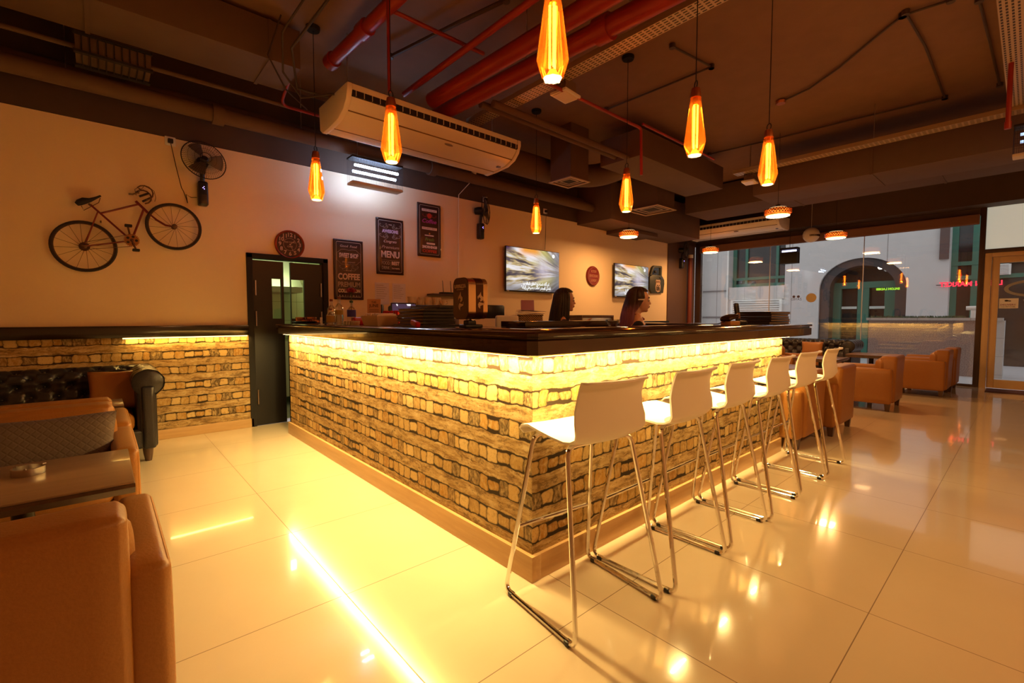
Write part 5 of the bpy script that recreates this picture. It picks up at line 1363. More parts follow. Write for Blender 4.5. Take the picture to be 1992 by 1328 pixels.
# ---------------------------------------------------------------- things on the bar top
TZ = 1.184
def pos(px, x=None, y=None, z=TZ):
    p = on(px, 620, x=x) if x is not None else on(px, 620, y=y); return Vector((p.x, p.y, z))
GL = thin_glass('bottle_glass', (.94, .95, .93), .10)
def bottle(px, x, label, h=.26, r=.036, cork=(.25, .07, .04), labcol=None, lz=(.09, .14), liquid=None, fluted=False):
    p = pos(px, x=x); t = thing('glass_bottle', label, 'bottle', p)
    b = MB(); b.lathe([(.0, .0), (r, 0), (r * 1.02, .01), (r, h * .62), (r * .75, h * .70), (r * .35, h * .78), (r * .33, h * .94), (r * .40, h * .945)], 24, cap=False); b.build('glass', GL, t)
    b = MB(); b.lathe([(r * .36, h * .93), (r * .42, h * .95), (r * .42, h * 1.02)], 12); b.build('stopper', mat('cork_%d' % int(cork[0] * 100), cork, .5), t)
    if labcol:
        b = MB(); b.lathe([(r * 1.04, lz[0]), (r * 1.04, lz[1])], 24, cap=False); b.build('label_wrap', mat('label_%d' % int(labcol[2] * 100), labcol, .5), t)
    if liquid:
        b = MB(); b.lathe([(0, .005), (r * .93, .005), (r * .93, liquid), (0, liquid)], 20, cap=False); b.build('water', thin_glass('water', (.85, .88, .86), .08), t)
    return t
bottle(645, 1.66, 'clear stoppered bottle at the left of the three standing together', h=.235, r=.036, liquid=.12)
bottle(660, 1.60, 'clear stoppered bottle with a yellow label, tallest of the three', h=.245, r=.036, labcol=(.55, .38, .06), lz=(.09, .13), liquid=.12)
bottle(643, 1.52, 'small squat bottle with a yellow label in front of the other two', h=.14, r=.034, labcol=(.50, .32, .05), lz=(.02, .08))
t = bottle(684, 1.62, 'clear bottle with a blue label and a rose in its neck', h=.205, r=.036, labcol=(.05, .03, .30), lz=(.07, .13), cork=(.03, .08, .02))
b = MB(); rp = Vector((0, 0, .30))
for k in range(16):
    a = k * 2.4; rr = .006 + .0019 * k; b.sph((rr * math.cos(a), rr * math.sin(a), .30 + .010 * math.cos(k * .35) ), (.016, .016, .014), 8, 6)
tr = thing('rose', 'dark red rose standing in the blue-labelled bottle', 'flower', t.location)
b.build('bloom', mat('rose_red', (.22, .005, .012), .55), tr)
b = MB(); b.tube([(0, 0, .08), (0, 0, .29)], .003, 6); b.sph((.0, 0, .283), (.012, .012, .01), 8, 6); b.build('stem', mat('stem_green', (.03, .08, .02), .6), tr)
# tray of ashtrays at the far left
p = pos(600, x=1.72); t = thing('serving_tray', 'dark round serving tray holding copper ashtrays at the left end of the bar', 'tray', p)
b = MB(); b.lathe([(0, 0), (.14, 0), (.165, .018), (.162, .02), (.138, .006), (0, .006)], 36, cap=False); b.build('tray_body', BLACKP, t)
COPA = mat('copper_ashtray', (.55, .25, .12), .25, 1.0)
for i, (dx, dy, n_) in enumerate([(-.06, .075, 2), (.03, -.01, 2), (.05, -.105, 1), (-.045, -.03, 1)]):
    for k in range(n_):
        o = make_ashtray().build('ashtray', COPA, None, (p.x + dx, p.y + dy, p.z + .0065 + k * .031), ang=40)
        tag(o, ['copper ashtray at the left of the round tray, ', 'copper ashtray in the middle of the round tray, ', 'single copper ashtray at the right of the round tray', 'single copper ashtray at the back of the round tray'][i] + (('upper of two' if k else 'lower of two') if n_ == 2 else ''), 'ashtray', 'copper ashtrays on the round tray')
# white stand
p = pos(625, x=1.46); t = thing('bottle_opener_stand', 'small white upright stand on a round base near the tray', 'stand', p)
b = MB(); b.lathe([(.024, 0), (.026, .004), (.024, .008)], 18); b.build('base', WHITEP, t)
b = MB(); b.rbox(-.009, .009, -.008, .008, .008, .066, r=.003, n=1); b.build('post', WHITEP, t)
# shot glasses
for i, (px, x) in enumerate(((668, 1.47), (674, 1.50))):
    p = pos(px, x=x); o = MB().lathe([(0, .002), (.013, .002), (.017, .035), (.019, .035), (.015, 0), (0, 0)], 16, cap=False).build('shot_glass', GL, None, p); tag(o, ('left' if not i else 'right') + ' of two tiny clear shot glasses at the bar edge', 'glass', 'shot glasses by the bottles')
# round tub
p = pos(690, x=1.55); t = thing('sugar_tub', 'low round cream tub with a red packet behind, left of the napkin basket', 'tub', p)
b = MB(); b.lathe([(.038, 0), (.042, .036), (.038, .037), (.036, .01), (0, .01)], 22, cap=False); b.build('tub', mat('cream_tub', (.72, .56, .36), .5), t)
p = pos(697, x=1.66); b = MB(); b.rbox(-.05, .05, -.04, .04, 0, .065, r=.01, n=1); tag(b.build('red_packet', mat('glossy_red', (.55, .01, .01), .3), None, p), 'small glossy red packet behind the round cream tub', 'packet')
# napkin basket
p = pos(740, x=1.62); t = thing('napkin_basket', 'pale square basket filled with folded napkins on the bar', 'basket', p, R(4))
b = MB(); h = .07
b._new([(a * r_, c * r_ * 1.25, z) for z, r_ in ((0, .085), (h + .01, .10)) for a, c in ((-1, -1), (1, -1), (1, 1), (-1, 1))], [(3, 2, 1, 0), (4, 5, 6, 7), (0, 1, 5, 4), (1, 2, 6, 5), (2, 3, 7, 6), (3, 0, 4, 7)]); b.build('basket', mat('pale_basket', (.72, .52, .32), .6), t, smooth=False, bevel=.004)
for k in range(6):
    b = MB(); b.rbox(-.08, .08, -.105 + k * .035, -.075 + k * .035, .02, .093 + .004 * (k % 2), r=.008, n=1); b.build('napkin', mat('napkin', (.80, .66, .46), .8), t)
for k, (px, x) in enumerate(((752, 1.86), (764, 1.88), (773, 1.86))):
    p = pos(px, x=x); o = MB().lathe([(.03, 0), (.032, .005), (.032, .112), (.026, .122)], 18).build('red_can', mat('can_red', (.5, .015, .01), .25, .3), None, p); tag(o, ['left', 'middle', 'right'][k] + ' of three red cans behind the napkin basket', 'can', 'red cans behind the napkins')
# menu card in holder
p = pos(728, x=1.78); t = thing('menu_stand', 'upright orange card in a clear table holder behind the napkin basket', 'menu card', p, R(-48)); t.scale = (1.1, 1.1, 1.12)
b = MB(); b.box(-.055, .055, -.002, .002, 0, .20); b.build('card', mat('orange_card', (.66, .34, .18), .5), t)
b = MB(); b.box(-.055, .055, -.004, -.002, 0.0, .06); b.build('red_band', mat('card_red', (.25, .03, .02), .5), t)
text('lettering', 'THE', .022, SB, t, (0, -.003, .175), depth=.0005); text('lettering', 'JUNE', .034, SB, t, (0, -.003, .148), depth=.0005)
b = MB()
for k in range(4): b.box(-.04, .04, -.003, -.002, .115 - k * .014, .118 - k * .014)
b.build('printed_lines', SB, t)
b = MB(); b.box(-.06, .06, -.03, .03, -.0, .004); b.build('holder_base', BLACKP, t)
# card terminal green
p = pos(738, x=2.0); p.z = .9
pr_ = thing('card_terminal', 'small card terminal with a green glowing display left of the till screen', 'card terminal', (2.0, p.y, 1.184), R(-45)); pr_.scale = (1.3, 1.3, 1.45)
b = MB(); b.rbox(-.03, .03, -.02, .02, 0, .13, r=.008, n=1); b.build('body', BLACKP, pr_)
b = MB(); b.box(-.018, .018, -.022, -.02, .095, .118); b.box(-.012, .012, -.022, -.02, .05, .07); b.build('display', emis('green_glow', (.05, .9, .25), 1.6), pr_)
# back bar unit, on which the till, coffee machine, printer stand
bb_ = thing('back_bar_unit', 'dark wooden back counter inside the bar along the wall', 'counter', (0, 0, 0))
b = MB(); b.box(2.9, 8.9, 5.26, 5.80, .97, 1.0); b.build('worktop', COUNTER, bb_, bevel=.004)
b = MB(); b.box(2.92, 8.88, 5.30, 5.79, .08, .97); b.build('carcass', DWOOD, bb_)
for k in range(8):
    b = MB(); x0 = 2.95 + k * .74; b.box(x0, x0 + .72, 5.275, 5.30, .12, .94); d_ = b.build('door', DWOOD, bb_, bevel=.003)
    b = MB(); b.tube([(x0 + .36 - .08, 5.262, .86), (x0 + .36 + .08, 5.262, .86)], .006, 8); b.build('handle', STEEL, d_)
iu = thing('inner_counter', 'cream-fronted raised shelf unit inside the bar behind the coffee dispenser', 'shelf unit', (0, 0, 0))
def inner(px, y, z=TZ): p = on(px, 620, y=y); return Vector((p.x, y, z))
# raised cream unit: spans px 870-975 at y~4.0
a0, a1 = inner(893, 4.2), inner(976, 4.2)
b = MB(); b.box(a0.x, a1.x, 4.2, 4.62, 0, 1.235); b.build('cabinet', mat('cream_cabinet', (.72, .60, .44), .5), iu, bevel=.004)
# coffee machine on it, with cups
a0, a1 = inner(790, 4.25).x, inner(884, 4.25).x
t = thing('coffee_machine', 'long black espresso machine inside the bar with cups stacked on top', 'coffee machine', ((a0 + a1) / 2, 4.45, 0)); w_ = (a1 - a0) / 2
b = MB(); b.rbox(-w_, w_, -.22, .22, 1.0, 1.38, r=.03, n=2); b.build('body', BLACKP, t)
b = MB(); b.box(-w_ + .02, w_ - .02, -.235, -.22, 1.10, 1.2); b.build('front_panel', STEEL, t)
for k in range(2): b = MB(); b.lathe([(.03, 1.02), (.035, 1.09)], 14, Matrix.Translation((-.15 + k * .3, -.25, 0))); b.tube([(-.15 + k * .3, -.25, 1.05), (-.15 + k * .3, -.42, 1.04)], .012, 8); b.build('group_head', CHROME, t)
b = MB(); b.box(-w_, w_, -.2, .2, .0, 1.0); b.build('stand_cabinet', DWOOD, t)
CUP = mat('cup_cream', (.78, .64, .46), .4)
cupd = MB().lathe([(.0, .004), (.022, .004), (.036, .055), (.039, .055), (.025, 0), (0, 0)], 18, cap=False).mesh('cup_bowl', CUP)
hnd = MB().tube([(.034, 0, .045), (.055, 0, .042), (.056, 0, .02), (.03, 0, .015)], .004, 6).mesh('cup_handle', CUP)
nc = 9
for k in range(nc):
    for lv_ in range(2 if k % 3 != 2 else 1):
        xx = t.location.x - w_ + .12 + k * (2 * w_ - .2) / (nc - 1)
        e = thing('coffee_cup', 'cream coffee cup on the espresso machine, ' + ['leftmost', 'second from the left', 'third from the left', 'fourth from the left', 'middle', 'fourth from the right', 'third from the right', 'second from the right', 'rightmost'][k] + (', upper one' if lv_ else ', lower one'), 'cup', (xx, 4.36 + .03 * (k % 2), 1.381 + lv_ * .03), k * .7, 'cream cups stacked on the espresso machine')
        for nm_, me_ in (('bowl', cupd), ('handle', hnd)):
            o = bpy.data.objects.new(nm_, me_); COL.objects.link(o); o.parent = e
# black box on cream unit
a0 = inner(955, 4.35); b = MB(); b.rbox(-.14, .14, -.1, .1, 0, .16, r=.02, n=1); tag(b.build('black_box', BLACKP, None, (a0.x, 4.35, 1.236)), 'black appliance box standing on the cream unit behind the coffee dispenser', 'box')
# printer
a0 = inner(984, 2.75); t = thing('receipt_printer', 'white printer with a dark paper slot beside the wicker basket', 'printer', (a0.x + .01, 2.75, 1.06), R(-38)); t.scale = (.74, .74, .82)
b = MB(); b.rbox(-.12, .12, -.10, .10, .06, .25, r=.02, n=3); b.build('body', WHITEP, t); b = MB(); b.box(-.09, .06, -.104, -.09, .085, .115); b.build('paper_slot', BLACKM, t)
b = MB(); b.rbox(-.12, .12, -.10, .10, .04, .062, r=.005, n=1); b.build('base', BLACKP, t); b = MB(); b.sph((.085, -.10, .115), .006, 8, 6); b.sph((.085, -.10, .095), .006, 8, 6); b.build('buttons', BLACKP, t)
b = MB(); b.box(-.12, .12, -.1, .1, .0, .04); b.build('foot', COUNTER, t)
# wicker basket
a0 = inner(1024, 2.68); g = NG('wicker'); x, y, z = g.xyz()
wv = g.math('MULTIPLY', g.math('SINE', g.math('MULTIPLY', g.math('ADD', x, y), 260)), g.math('SINE', g.math('MULTIPLY', z, 300)))
g.bump(wv, .6, .006); WK = g.done(g.mix(g.ss(wv, -.6, .6), (.16, .08, .03), (.50, .32, .15)), .6)
t = thing('wicker_basket', 'brown wicker basket full of papers next to the white printer', 'basket', (a0.x + .04, 2.68, 1.10), R(-38)); t.scale = (.76, .76, .76)
b = MB(); b.rbox(-.125, .125, -.10, .10, 0, .22, r=.02, n=2); b.build('basket', WK, t)
b = MB(); b.tube([(-.125, -.1, .22), (.125, -.1, .22), (.125, .1, .22), (-.125, .1, .22)], .008, 8, closed=True); b.build('rim', WK, t)
LIL = mat('lilac_paper', (.42, .22, .36), .6)
for k in range(6):
    b = MB(); q = Matrix.Rotation((k - 2.5) * .09, 4, 'Z') @ Matrix.Rotation(.05 * (k % 3 - 1), 4, 'Y'); b.box(-.15, .15, -.1, .1, .226 + k * .007, .228 + k * .007, q)
    o = b.build('paper_sheet', PAP if k % 2 else LIL, None, t.location, (0, 0, R(-38))); o.scale = (.70, .70, .77); tag(o, ('white' if k % 2 else 'lilac') + ' paper sheet on the wicker basket, ' + ['lowest', 'second from the bottom', 'third from the bottom', 'fourth from the bottom', 'second from the top', 'topmost'][k], 'paper', 'papers on the wicker basket')
b = MB(); b.rbox(-.07, .07, -.015, .015, .22, .33, r=.004, n=1, M=Matrix.Rotation(-.3, 4, 'X')); o = b.build('notebook', LIL, None, (t.location.x - .02, t.location.y + .0, t.location.z + .035), (0, 0, R(-38))); o.scale = (.76, .76, .80); tag(o, 'lilac notebook standing up out of the wicker basket papers', 'notebook')
b = MB(); b.rbox(-.14, .14, -.08, .08, 0, .09, r=.01, n=1); a0 = inner(1056, 2.75); tag(b.build('cash_box', BLACKP, None, (a0.x, 2.75, 1.10), (0, 0, R(-38))), 'dark flat box right of the wicker basket', 'box')
# till screen
a0 = inner(787, 3.95); t = thing('till_screen', 'dark till monitor with a lit screen behind the bar, under the wall papers', 'monitor', (a0.x, 3.95, 1.0), R(-15)); t.scale = (.76, .76, .93)
b = MB(); b.rbox(-.16, .16, -.015, .015, .19, .42, r=.012, n=1, M=Matrix.Rotation(-.12, 4, 'X')); b.build('case', BLACKP, t)
g = NG('till_picture'); x, y, z = g.xyz()
n_ = g.noise(g.vec(g.math('MULTIPLY', x, 1.0), z), 14, 1); g.b.inputs['Base Color'].default_value = (.01, .01, .01, 1)
g.nt.links.new(g.mix(g.math('GREATER_THAN', n_, .60), (.06, .035, .07), (1, .95, 1)), g.b.inputs['Emission Color']); g.b.inputs['Emission Strength'].default_value = .9
b = MB(); b.box(-.145, .145, -.0175, -.0155, .205, .405, Matrix.Rotation(-.12, 4, 'X')); b.build('screen', g.m, t)
b = MB(); b.tube([(0, .02, 0), (0, .03, .25)], .03, 12); b.lathe([(.12, 0), (.12, .015)], 24); b.build('stand', BLACKP, t)
b = MB(); b.box(a0.x - .5, a0.x + .45, 3.75, 4.15, .96, 1.0); b.box(a0.x - .45, a0.x + .4, 3.8, 4.1, 0, .96); tag(b.build('till_desk', DWOOD), 'dark wooden desk inside the bar carrying the till', 'desk')
# stack of black menus
FOL = mat('black_folder', (.016, .011, .010), .3, coat=.3)
def folder(nm, w_, d_, h_, loc, rz, label, cat, grp):
    t = thing(nm, label, cat, loc, rz, grp)
    b = MB(); b.rbox(-w_ / 2, w_ / 2, -d_ / 2, d_ / 2, 0, h_ * .25, r=.002, n=1); b.rbox(-w_ / 2, w_ / 2, -d_ / 2, d_ / 2, h_ * .75, h_ * .98, r=.002, n=1); b.box(-w_ / 2, -w_ / 2 + .004, -d_ / 2, d_ / 2, h_ * .1, h_ * .9); b.build('cover', FOL, t)
    b = MB(); b.box(-w_ / 2 + .003, w_ / 2 - .006, -d_ / 2 + .005, d_ / 2 - .005, h_ * .25, h_ * .75); b.build('pages', mat('grey_pages', (.28, .2, .14), .6), t)
a0 = pos(826, x=1.75)
folder('serving_board', .42, .36, .016, (1.78, a0.y - .02, TZ), R(90), 'thin black board lying under the stack of black menus', 'board', None)
ordn = ['lowest', 'second from the bottom', 'middle', 'fourth from the bottom', 'topmost']
for k in range(5): folder('menu_folder', .36, .26, .022, (1.76 + .008 * (k % 2), a0.y + .01 * ((k * 3) % 4 - 1), TZ + .017 + k * .0226), R(90 + (k * 7) % 5 - 2), 'black menu folder in the left stack by the red sleeve, ' + ordn[k], 'menu folder', 'black menu folders in the left stack')
folder('menu_folder', .38, .26, .02, (1.86, a0.y - .02, TZ + .017 + 5 * .0226), R(93), 'black folder lying widest across the top of the left menu stack', 'menu folder', 'black menu folders in the left stack')
a1 = pos(818, x=1.56); b = MB(); b.rbox(-.016, .016, -.055, .055, 0, .036, r=.01, n=2, M=Matrix.Rotation(R(10), 4, 'X')); tag(b.build('red_sleeve', MATS['glossy_red'], None, (1.52, a1.y, TZ + .008), (0, 0, R(-8))), 'short bright red sleeve lying against the left stack of menus', 'sleeve')
# right stack + phone
a0 = pos(1487, y=1.80)
for k in range(5): folder('menu_folder', .50, .30, .024, (a0.x + .012 * ((k * 2) % 3 - 1), 1.80, TZ + k * .0246), R((k * 5) % 4 - 2), 'black menu folder in the right stack by the phone, ' + ordn[k], 'menu folder', 'black menu folders in the right stack')
a0 = pos(1437, y=1.72); t = thing('cordless_phone', 'black cordless phone upright in its cradle at the right end of the bar', 'phone', a0, R(-20))
b = MB(); b.rbox(-.055, .055, -.05, .05, 0, .035, r=.012, n=2); b.build('cradle', BLACKP, t)
b = MB(); b.rbox(-.023, .023, -.014, .014, .02, .195, r=.011, n=2, M=Matrix.Rotation(R(-10), 4, 'X')); hs = b.build('handset', BLACKP, t)
b = MB()
for r_ in range(4):
    for c in range(3): b.rbox(-.016 + c * .011, -.007 + c * .011, -.017, -.012, .055 + r_ * .013, .064 + r_ * .013, r=.002, n=1, M=Matrix.Rotation(R(-10), 4, 'X'))
b.build('keypad', mat('key_bronze', (.5, .25, .1), .3, .5), hs)
a0 = pos(1420, y=1.66); t = thing('desk_telephone', 'dark curved desk telephone beside the cordless phone', 'phone', a0, R(-10))
b = MB(); b.rbox(-.075, .06, -.05, .05, .035, .075, r=.018, n=3, fn=lambda q: Vector((q.x, q.y, q.z + .02 * math.sin((q.x + .05) * 14)))); b.build('body', mat('brown_black', (.03, .012, .008), .2, coat=.5), t)
b = MB(); b.tube([(-.07, 0, .03), (-.13, .02, .012), (-.20, -.01, .012), (-.32, .02, .008), (-.5, .05, .006)], .004, 6); b.build('cord', CORD, t)
b = MB(); b.rbox(-.06, .075, -.045, .045, 0, .036, r=.005, n=1); tag(b.build('wooden_block', mat('block_wood', (.55, .28, .10), .5), None, a0, (0, 0, R(-10))), 'small light wooden block under the desk telephone', 'block')
# glass bowl & long tray inside front arm
a0 = pos(1192, y=1.98); o = MB().lathe([(0, .004), (.02, .004), (.045, .035), (.05, .05), (.053, .05), (.05, .032), (.025, 0), (0, 0)], 24, cap=False).build('glass_bowl', GL, None, a0); tag(o, 'small clear glass bowl on the front arm of the bar', 'bowl')
# chrome framed warmer / laptop behind the women
a0, a1 = inner(1133, 4.75), inner(1195, 4.75)
t = thing('food_warmer', 'steel-fronted box with a dark wooden rim between the two women', 'appliance', ((a0.x + a1.x) / 2, 4.9, 0)); w_ = (a1.x - a0.x) / 2
b = MB(); b.rbox(-w_ + .02, w_ - .02, -.12, .12, .9, 1.25, r=.012, n=1); b.build('body', STEEL, t)
b = MB(); b.box(-w_, w_, -.14, .14, 1.25, 1.285); b.box(w_ - .02, w_, -.14, .14, 1.0, 1.25); b.box(-w_, -w_ + .02, -.14, .14, 1.0, 1.25); b.build('rim', DWOOD, t, bevel=.004)
b = MB(); b.box(-w_, w_, -.14, .14, 0, .9); b.build('cabinet', DWOOD, t)
# the long dark raised shelf inside the front arm (px 1010-1190)
a0, a1 = inner(1012, 2.15), inner(1190, 2.15)
t = thing('raised_tray_shelf', 'long dark glossy shelf board standing just behind the bar front', 'shelf', ((a0.x + a1.x) / 2, 2.22, 0)); w_ = (a1.x - a0.x) / 2
b = MB(); b.box(-w_, w_, -.12, .12, 1.185, 1.225); b.build('board', COUNTER, t, bevel=.004)
b = MB(); b.box(-w_ + .03, -w_ + .06, -.1, .1, 0, 1.185); b.box(w_ - .06, w_ - .03, -.1, .1, 0, 1.185); b.build('support', DWOOD, t)

# ---------------------------------------------------------------- coffee dispenser sign (rounded box on a stem)
a0 = pos(916, x=1.72); t = thing('coffee_dispenser', 'bronze rounded coffee sign box with swirl emblems on a short black stand', 'coffee dispenser', a0, R(-4)); t.scale = (.82, .82, .80)
BRZ = mat('bronze_panel', (.10, .045, .022), .22, .75, var=.08)
def rr(w_, h_, r, n=6):
    pts = []
    for cx, cz, a0_ in ((w_ - r, h_ - r, 0), (-w_ + r, h_ - r, 90), (-w_ + r, -h_ + r, 180), (w_ - r, -h_ + r, 270)):
        for i in range(n + 1): a = R(a0_ + 90 * i / n); pts.append((cx + r * math.cos(a), cz + r * math.sin(a)))
    return pts
# two drums side by side along x ; face with emblem points -x... local: faces toward -x (left) and -y (right)
HZ = .225
b = MB(); b.prism([(p_[0], p_[1] + HZ) for p_ in rr(.10, .155, .055)], -.085, .085, 'x'); b.build('casing', mat('polished_bronze', (.85, .60, .36), .12, 1.0, var=.05), t)
b = MB(); b.prism([(p_[0], p_[1] + HZ) for p_ in rr(.103, .158, .057)], -.092, -.084, 'x'); b.build('side_face', BRZ, t)
b = MB(); b.prism([(p_[0], p_[1] + HZ) for p_ in rr(.103, .158, .057)], -.018, .045, 'x'); b.build('centre_band', BRZ, t)
EMB = mat('emblem_champagne', (.66, .46, .30), .35, .4)
def swirlmark(par, M, s):
    b = MB()
    up = [(-.25, .05), (-.30, .30), (-.05, .55), (.10, .80), (.14, .45), (.40, .25), (.36, -.02), (.05, -.18), (-.02, -.05), (.10, .12), (-.10, .28), (-.18, .18)]
    lo = [(-.10, -.22), (.10, -.28), (.42, -.35), (.55, -.10), (.50, -.45), (.20, -.55), (.02, -.62), (.0, -.9), (-.22, -.72), (-.26, -.45)]
    for poly in (up, lo):
        vs = [M @ Vector((a * s, 0, c * s)) for a, c in poly]; ws = [M @ Vector((a * s, -.003, c * s)) for a, c in poly]
        n = len(poly); b._new(vs + ws, [tuple(range(n)), tuple(range(2 * n - 1, n - 1, -1))] + [(i, i + n, (i + 1) % n + n, (i + 1) % n) for i in range(n)])
    return b.build('emblem', EMB, par)
swirlmark(t, Matrix.Translation((-.092, 0, HZ - .015)) @ Matrix.Rotation(-PI / 2, 4, 'Z'), .085)
text('lettering', 'LAVAZZA', .036, EMB, t, (-.0935, 0, HZ + .092), (PI / 2, 0, -PI / 2), bold=.0015); text('small_lettering', 'ITALY\'S FAVOURITE', .011, EMB, t, (-.0935, 0, HZ + .068), (PI / 2, 0, -PI / 2), depth=.0006)
swirlmark(t, Matrix.Translation((.014, -.103, HZ - .01)), .075)
b = MB(); b.tube([(0, .03, .02), (0, 0, .075)], [.035, .025], 14); b.tube([(0, -.03, .075), (0, .05, .075)], .018, 12); b.build('stem', CHROME, t)
b = MB(); b.rbox(-.08, .08, -.05, .05, 0, .028, r=.01, n=2); b.rbox(-.05, .03, -.035, .035, .02, .06, r=.012, n=2); b.build('foot', BLACKP, t)
# a low table inside the bar carrying the printer and baskets
a0 = inner(975, 2.75)
t = thing('inner_desk', 'dark desk inside the bar carrying the printer and the wicker basket', 'desk', (0, 0, 0))
b = MB(); b.box(2.12, 3.0, 2.35, 2.95, 1.02, 1.06); b.build('top', COUNTER, t)
b = MB(); b.box(2.14, 2.98, 2.37, 2.93, 0, 1.02); b.build('body', DWOOD, t)
# ---------------------------------------------------------------- two women behind the bar
def remesh(bm_mb, voxel, sm=6):
    me = bpy.data.meshes.new('tmp'); bmesh.ops.recalc_face_normals(bm_mb.bm, faces=bm_mb.bm.faces[:]); bm_mb.bm.to_mesh(me); bm_mb.bm.free()
    o = bpy.data.objects.new('tmp', me); COL.objects.link(o)
    m = o.modifiers.new('r', 'REMESH'); m.mode = 'VOXEL'; m.voxel_size = voxel
    s = o.modifiers.new('s', 'SMOOTH'); s.factor = .5; s.iterations = sm
    me2 = bpy.data.meshes.new_from_object(o.evaluated_get(bpy.context.evaluated_depsgraph_get()))
    bpy.data.objects.remove(o)
    for p in me2.polygons: p.use_smooth = True
    return me2
def limb(b, P, Rr, seg=14):
    b.tube(P, Rr, seg)
    for p, r in zip(P, Rr): b.sph(p, r * .985, 12, 8)
def woman(label, loc, rz, H, hair, hair2, long_hair, shirt, skin, pose=0, nod=0.0):
    """local frame: faces +x, y to her left"""
    t = thing('person', label, 'person', loc, rz); s = H / 1.60
    V = lambda x, y, z: Vector((x * s, y * s, z * s))
    SK = mat('skin_%d' % int(skin[0] * 100), skin, .45, var=.03)
    b = MB()
    # torso
    for z, rx, ry in ((.86, .105, .155), (.93, .10, .15), (1.02, .09, .125), (1.10, .095, .13), (1.18, .105, .145), (1.25, .095, .15), (1.30, .07, .13)):
        b.sph(V(0, 0, z), (rx * s, ry * s, .075 * s), 18, 10)
    b.sph(V(.055, .055, 1.17), .055 * s); b.sph(V(.055, -.055, 1.17), .055 * s)
    limb(b, [V(-.01, 0, 1.28), V(.0, 0, 1.36), V(.012, 0, 1.42)], [.062 * s, .046 * s, .046 * s])
    # legs, feet
    for y in (-.085, .085):
        limb(b, [V(0, y, .86), V(.01, y * 1.05, .48), V(-.02, y * 1.05, .09)], [.088 * s, .055 * s, .036 * s])
        b.tube([V(-.02, y * 1.05, .06), V(.0, y * 1.05, .045), V(.10, y * 1.1, .03), V(.16, y * 1.1, .022)], [.034 * s, .038 * s, .032 * s, .02 * s], 12)
    hands = []
    for sd in (-1, 1):
        if pose == 1 and sd == -1: pts = [V(0, sd * .155, 1.25), V(.06, sd * .19, 1.04), V(.20, sd * .08, 1.22)]
        else: pts = [V(0, sd * .155, 1.25), V(-.01, sd * .20, 1.04), V(.12, sd * .18, .88)]
        limb(b, pts, [.048 * s, .037 * s, .024 * s])
        hands.append((pts[2], (pts[2] - pts[1]).normalized(), sd))
    for p, d, sd in hands:
        side = Vector((0, 1, 0)); side = (side - d * side.dot(d)).normalized(); nrm = d.cross(side) * -1
        c = p + d * .045 * s
        for k in range(4):
            bs = c + d * .035 * s + side * (k - 1.5) * .019 * s; L_ = (.062, .072, .068, .052)[k] * s
            p1 = bs + d * L_ * .5 + nrm * .008 * s; p2 = bs + d * L_ * .85 + nrm * .026 * s
            b.tube([p + side * (k - 1.5) * .012 * s, bs, p1, p2], [.013 * s, .0095 * s, .0085 * s, .0075 * s], 8); b.sph(p2, .0078 * s, 8, 6)
        b.tube([p + d * .01, p + d * .035 * s - side * .035 * s * sd, p + d * .07 * s - side * .045 * s * sd + nrm * .01], [.014 * s, .011 * s, .009 * s], 8)
        b.sph(c, (.03 * s, .03 * s, .024 * s), 10, 8)
    # head
    hc = V(.035, 0, 1.49)
    b.sph(hc + V(-.008, 0, .018), (.096 * s, .076 * s, .098 * s), 24, 16)
    b.sph(hc + V(.026, 0, -.045), (.058 * s, .052 * s, .066 * s), 20, 14)
    b.sph(hc + V(.060, 0, -.092), (.022 * s, .024 * s, .018 * s), 14, 10)      # chin
    b.sph(hc + V(.062, 0, .02), (.026 * s, .048 * s, .045 * s), 14, 10)          # brow
    b.tube([hc + V(.082, 0, .008), hc + V(.092, 0, -.012), hc + V(.100, 0, -.028)], [.007 * s, .008 * s, .010 * s], 10); b.sph(hc + V(.099, 0, -.030), (.012 * s, .014 * s, .009 * s), 10, 8)
    b.sph(hc + V(.083, 0, -.054), (.010 * s, .020 * s, .007 * s), 10, 8); b.sph(hc + V(.081, 0, -.066), (.010 * s, .018 * s, .007 * s), 10, 8)
    for sd in (-1, 1):
        b.sph(hc + V(.046, sd * .032, -.032), (.03 * s, .022 * s, .034 * s), 12, 8)
        b.sph(hc + V(-.005, sd * .078, -.015), (.018 * s, .010 * s, .030 * s), 10, 8)
    me = remesh(b, .0075 * s, 5); me.materials.append(SK)
    body = bpy.data.objects.new('body', me); COL.objects.link(body); body.parent = t
    for sd in (-1, 1):
        e = MB(); e.sph(hc + V(.0755, sd * .032, .0), .011 * s, 12, 8); eo = e.build('eye', mat('eye_white', (.6, .5, .45), .2), t)
        e = MB(); e.sph(hc + V(.0835, sd * .0335, .0), .0055 * s, 10, 6); e.build('iris', BLACKP, eo)
        e = MB(); e.tube([hc + V(.0885, sd * .012, .024), hc + V(.083, sd * .034, .030), hc + V(.070, sd * .052, .022)], [.0025, .0035, .002], 6); e.build('eyebrow', hair, t)
    e = MB(); e.sph(hc + V(.0905, 0, -.054), (.005 * s, .017 * s, .0045 * s), 10, 6); e.sph(hc + V(.0885, 0, -.063), (.005 * s, .015 * s, .005 * s), 10, 6); e.build('lips', mat('lip_red', (.35, .06, .04), .4), t)
    # hair: scalp cap plus falling mass with strands
    b = MB()
    back = R(40) if hair2 else R(6)
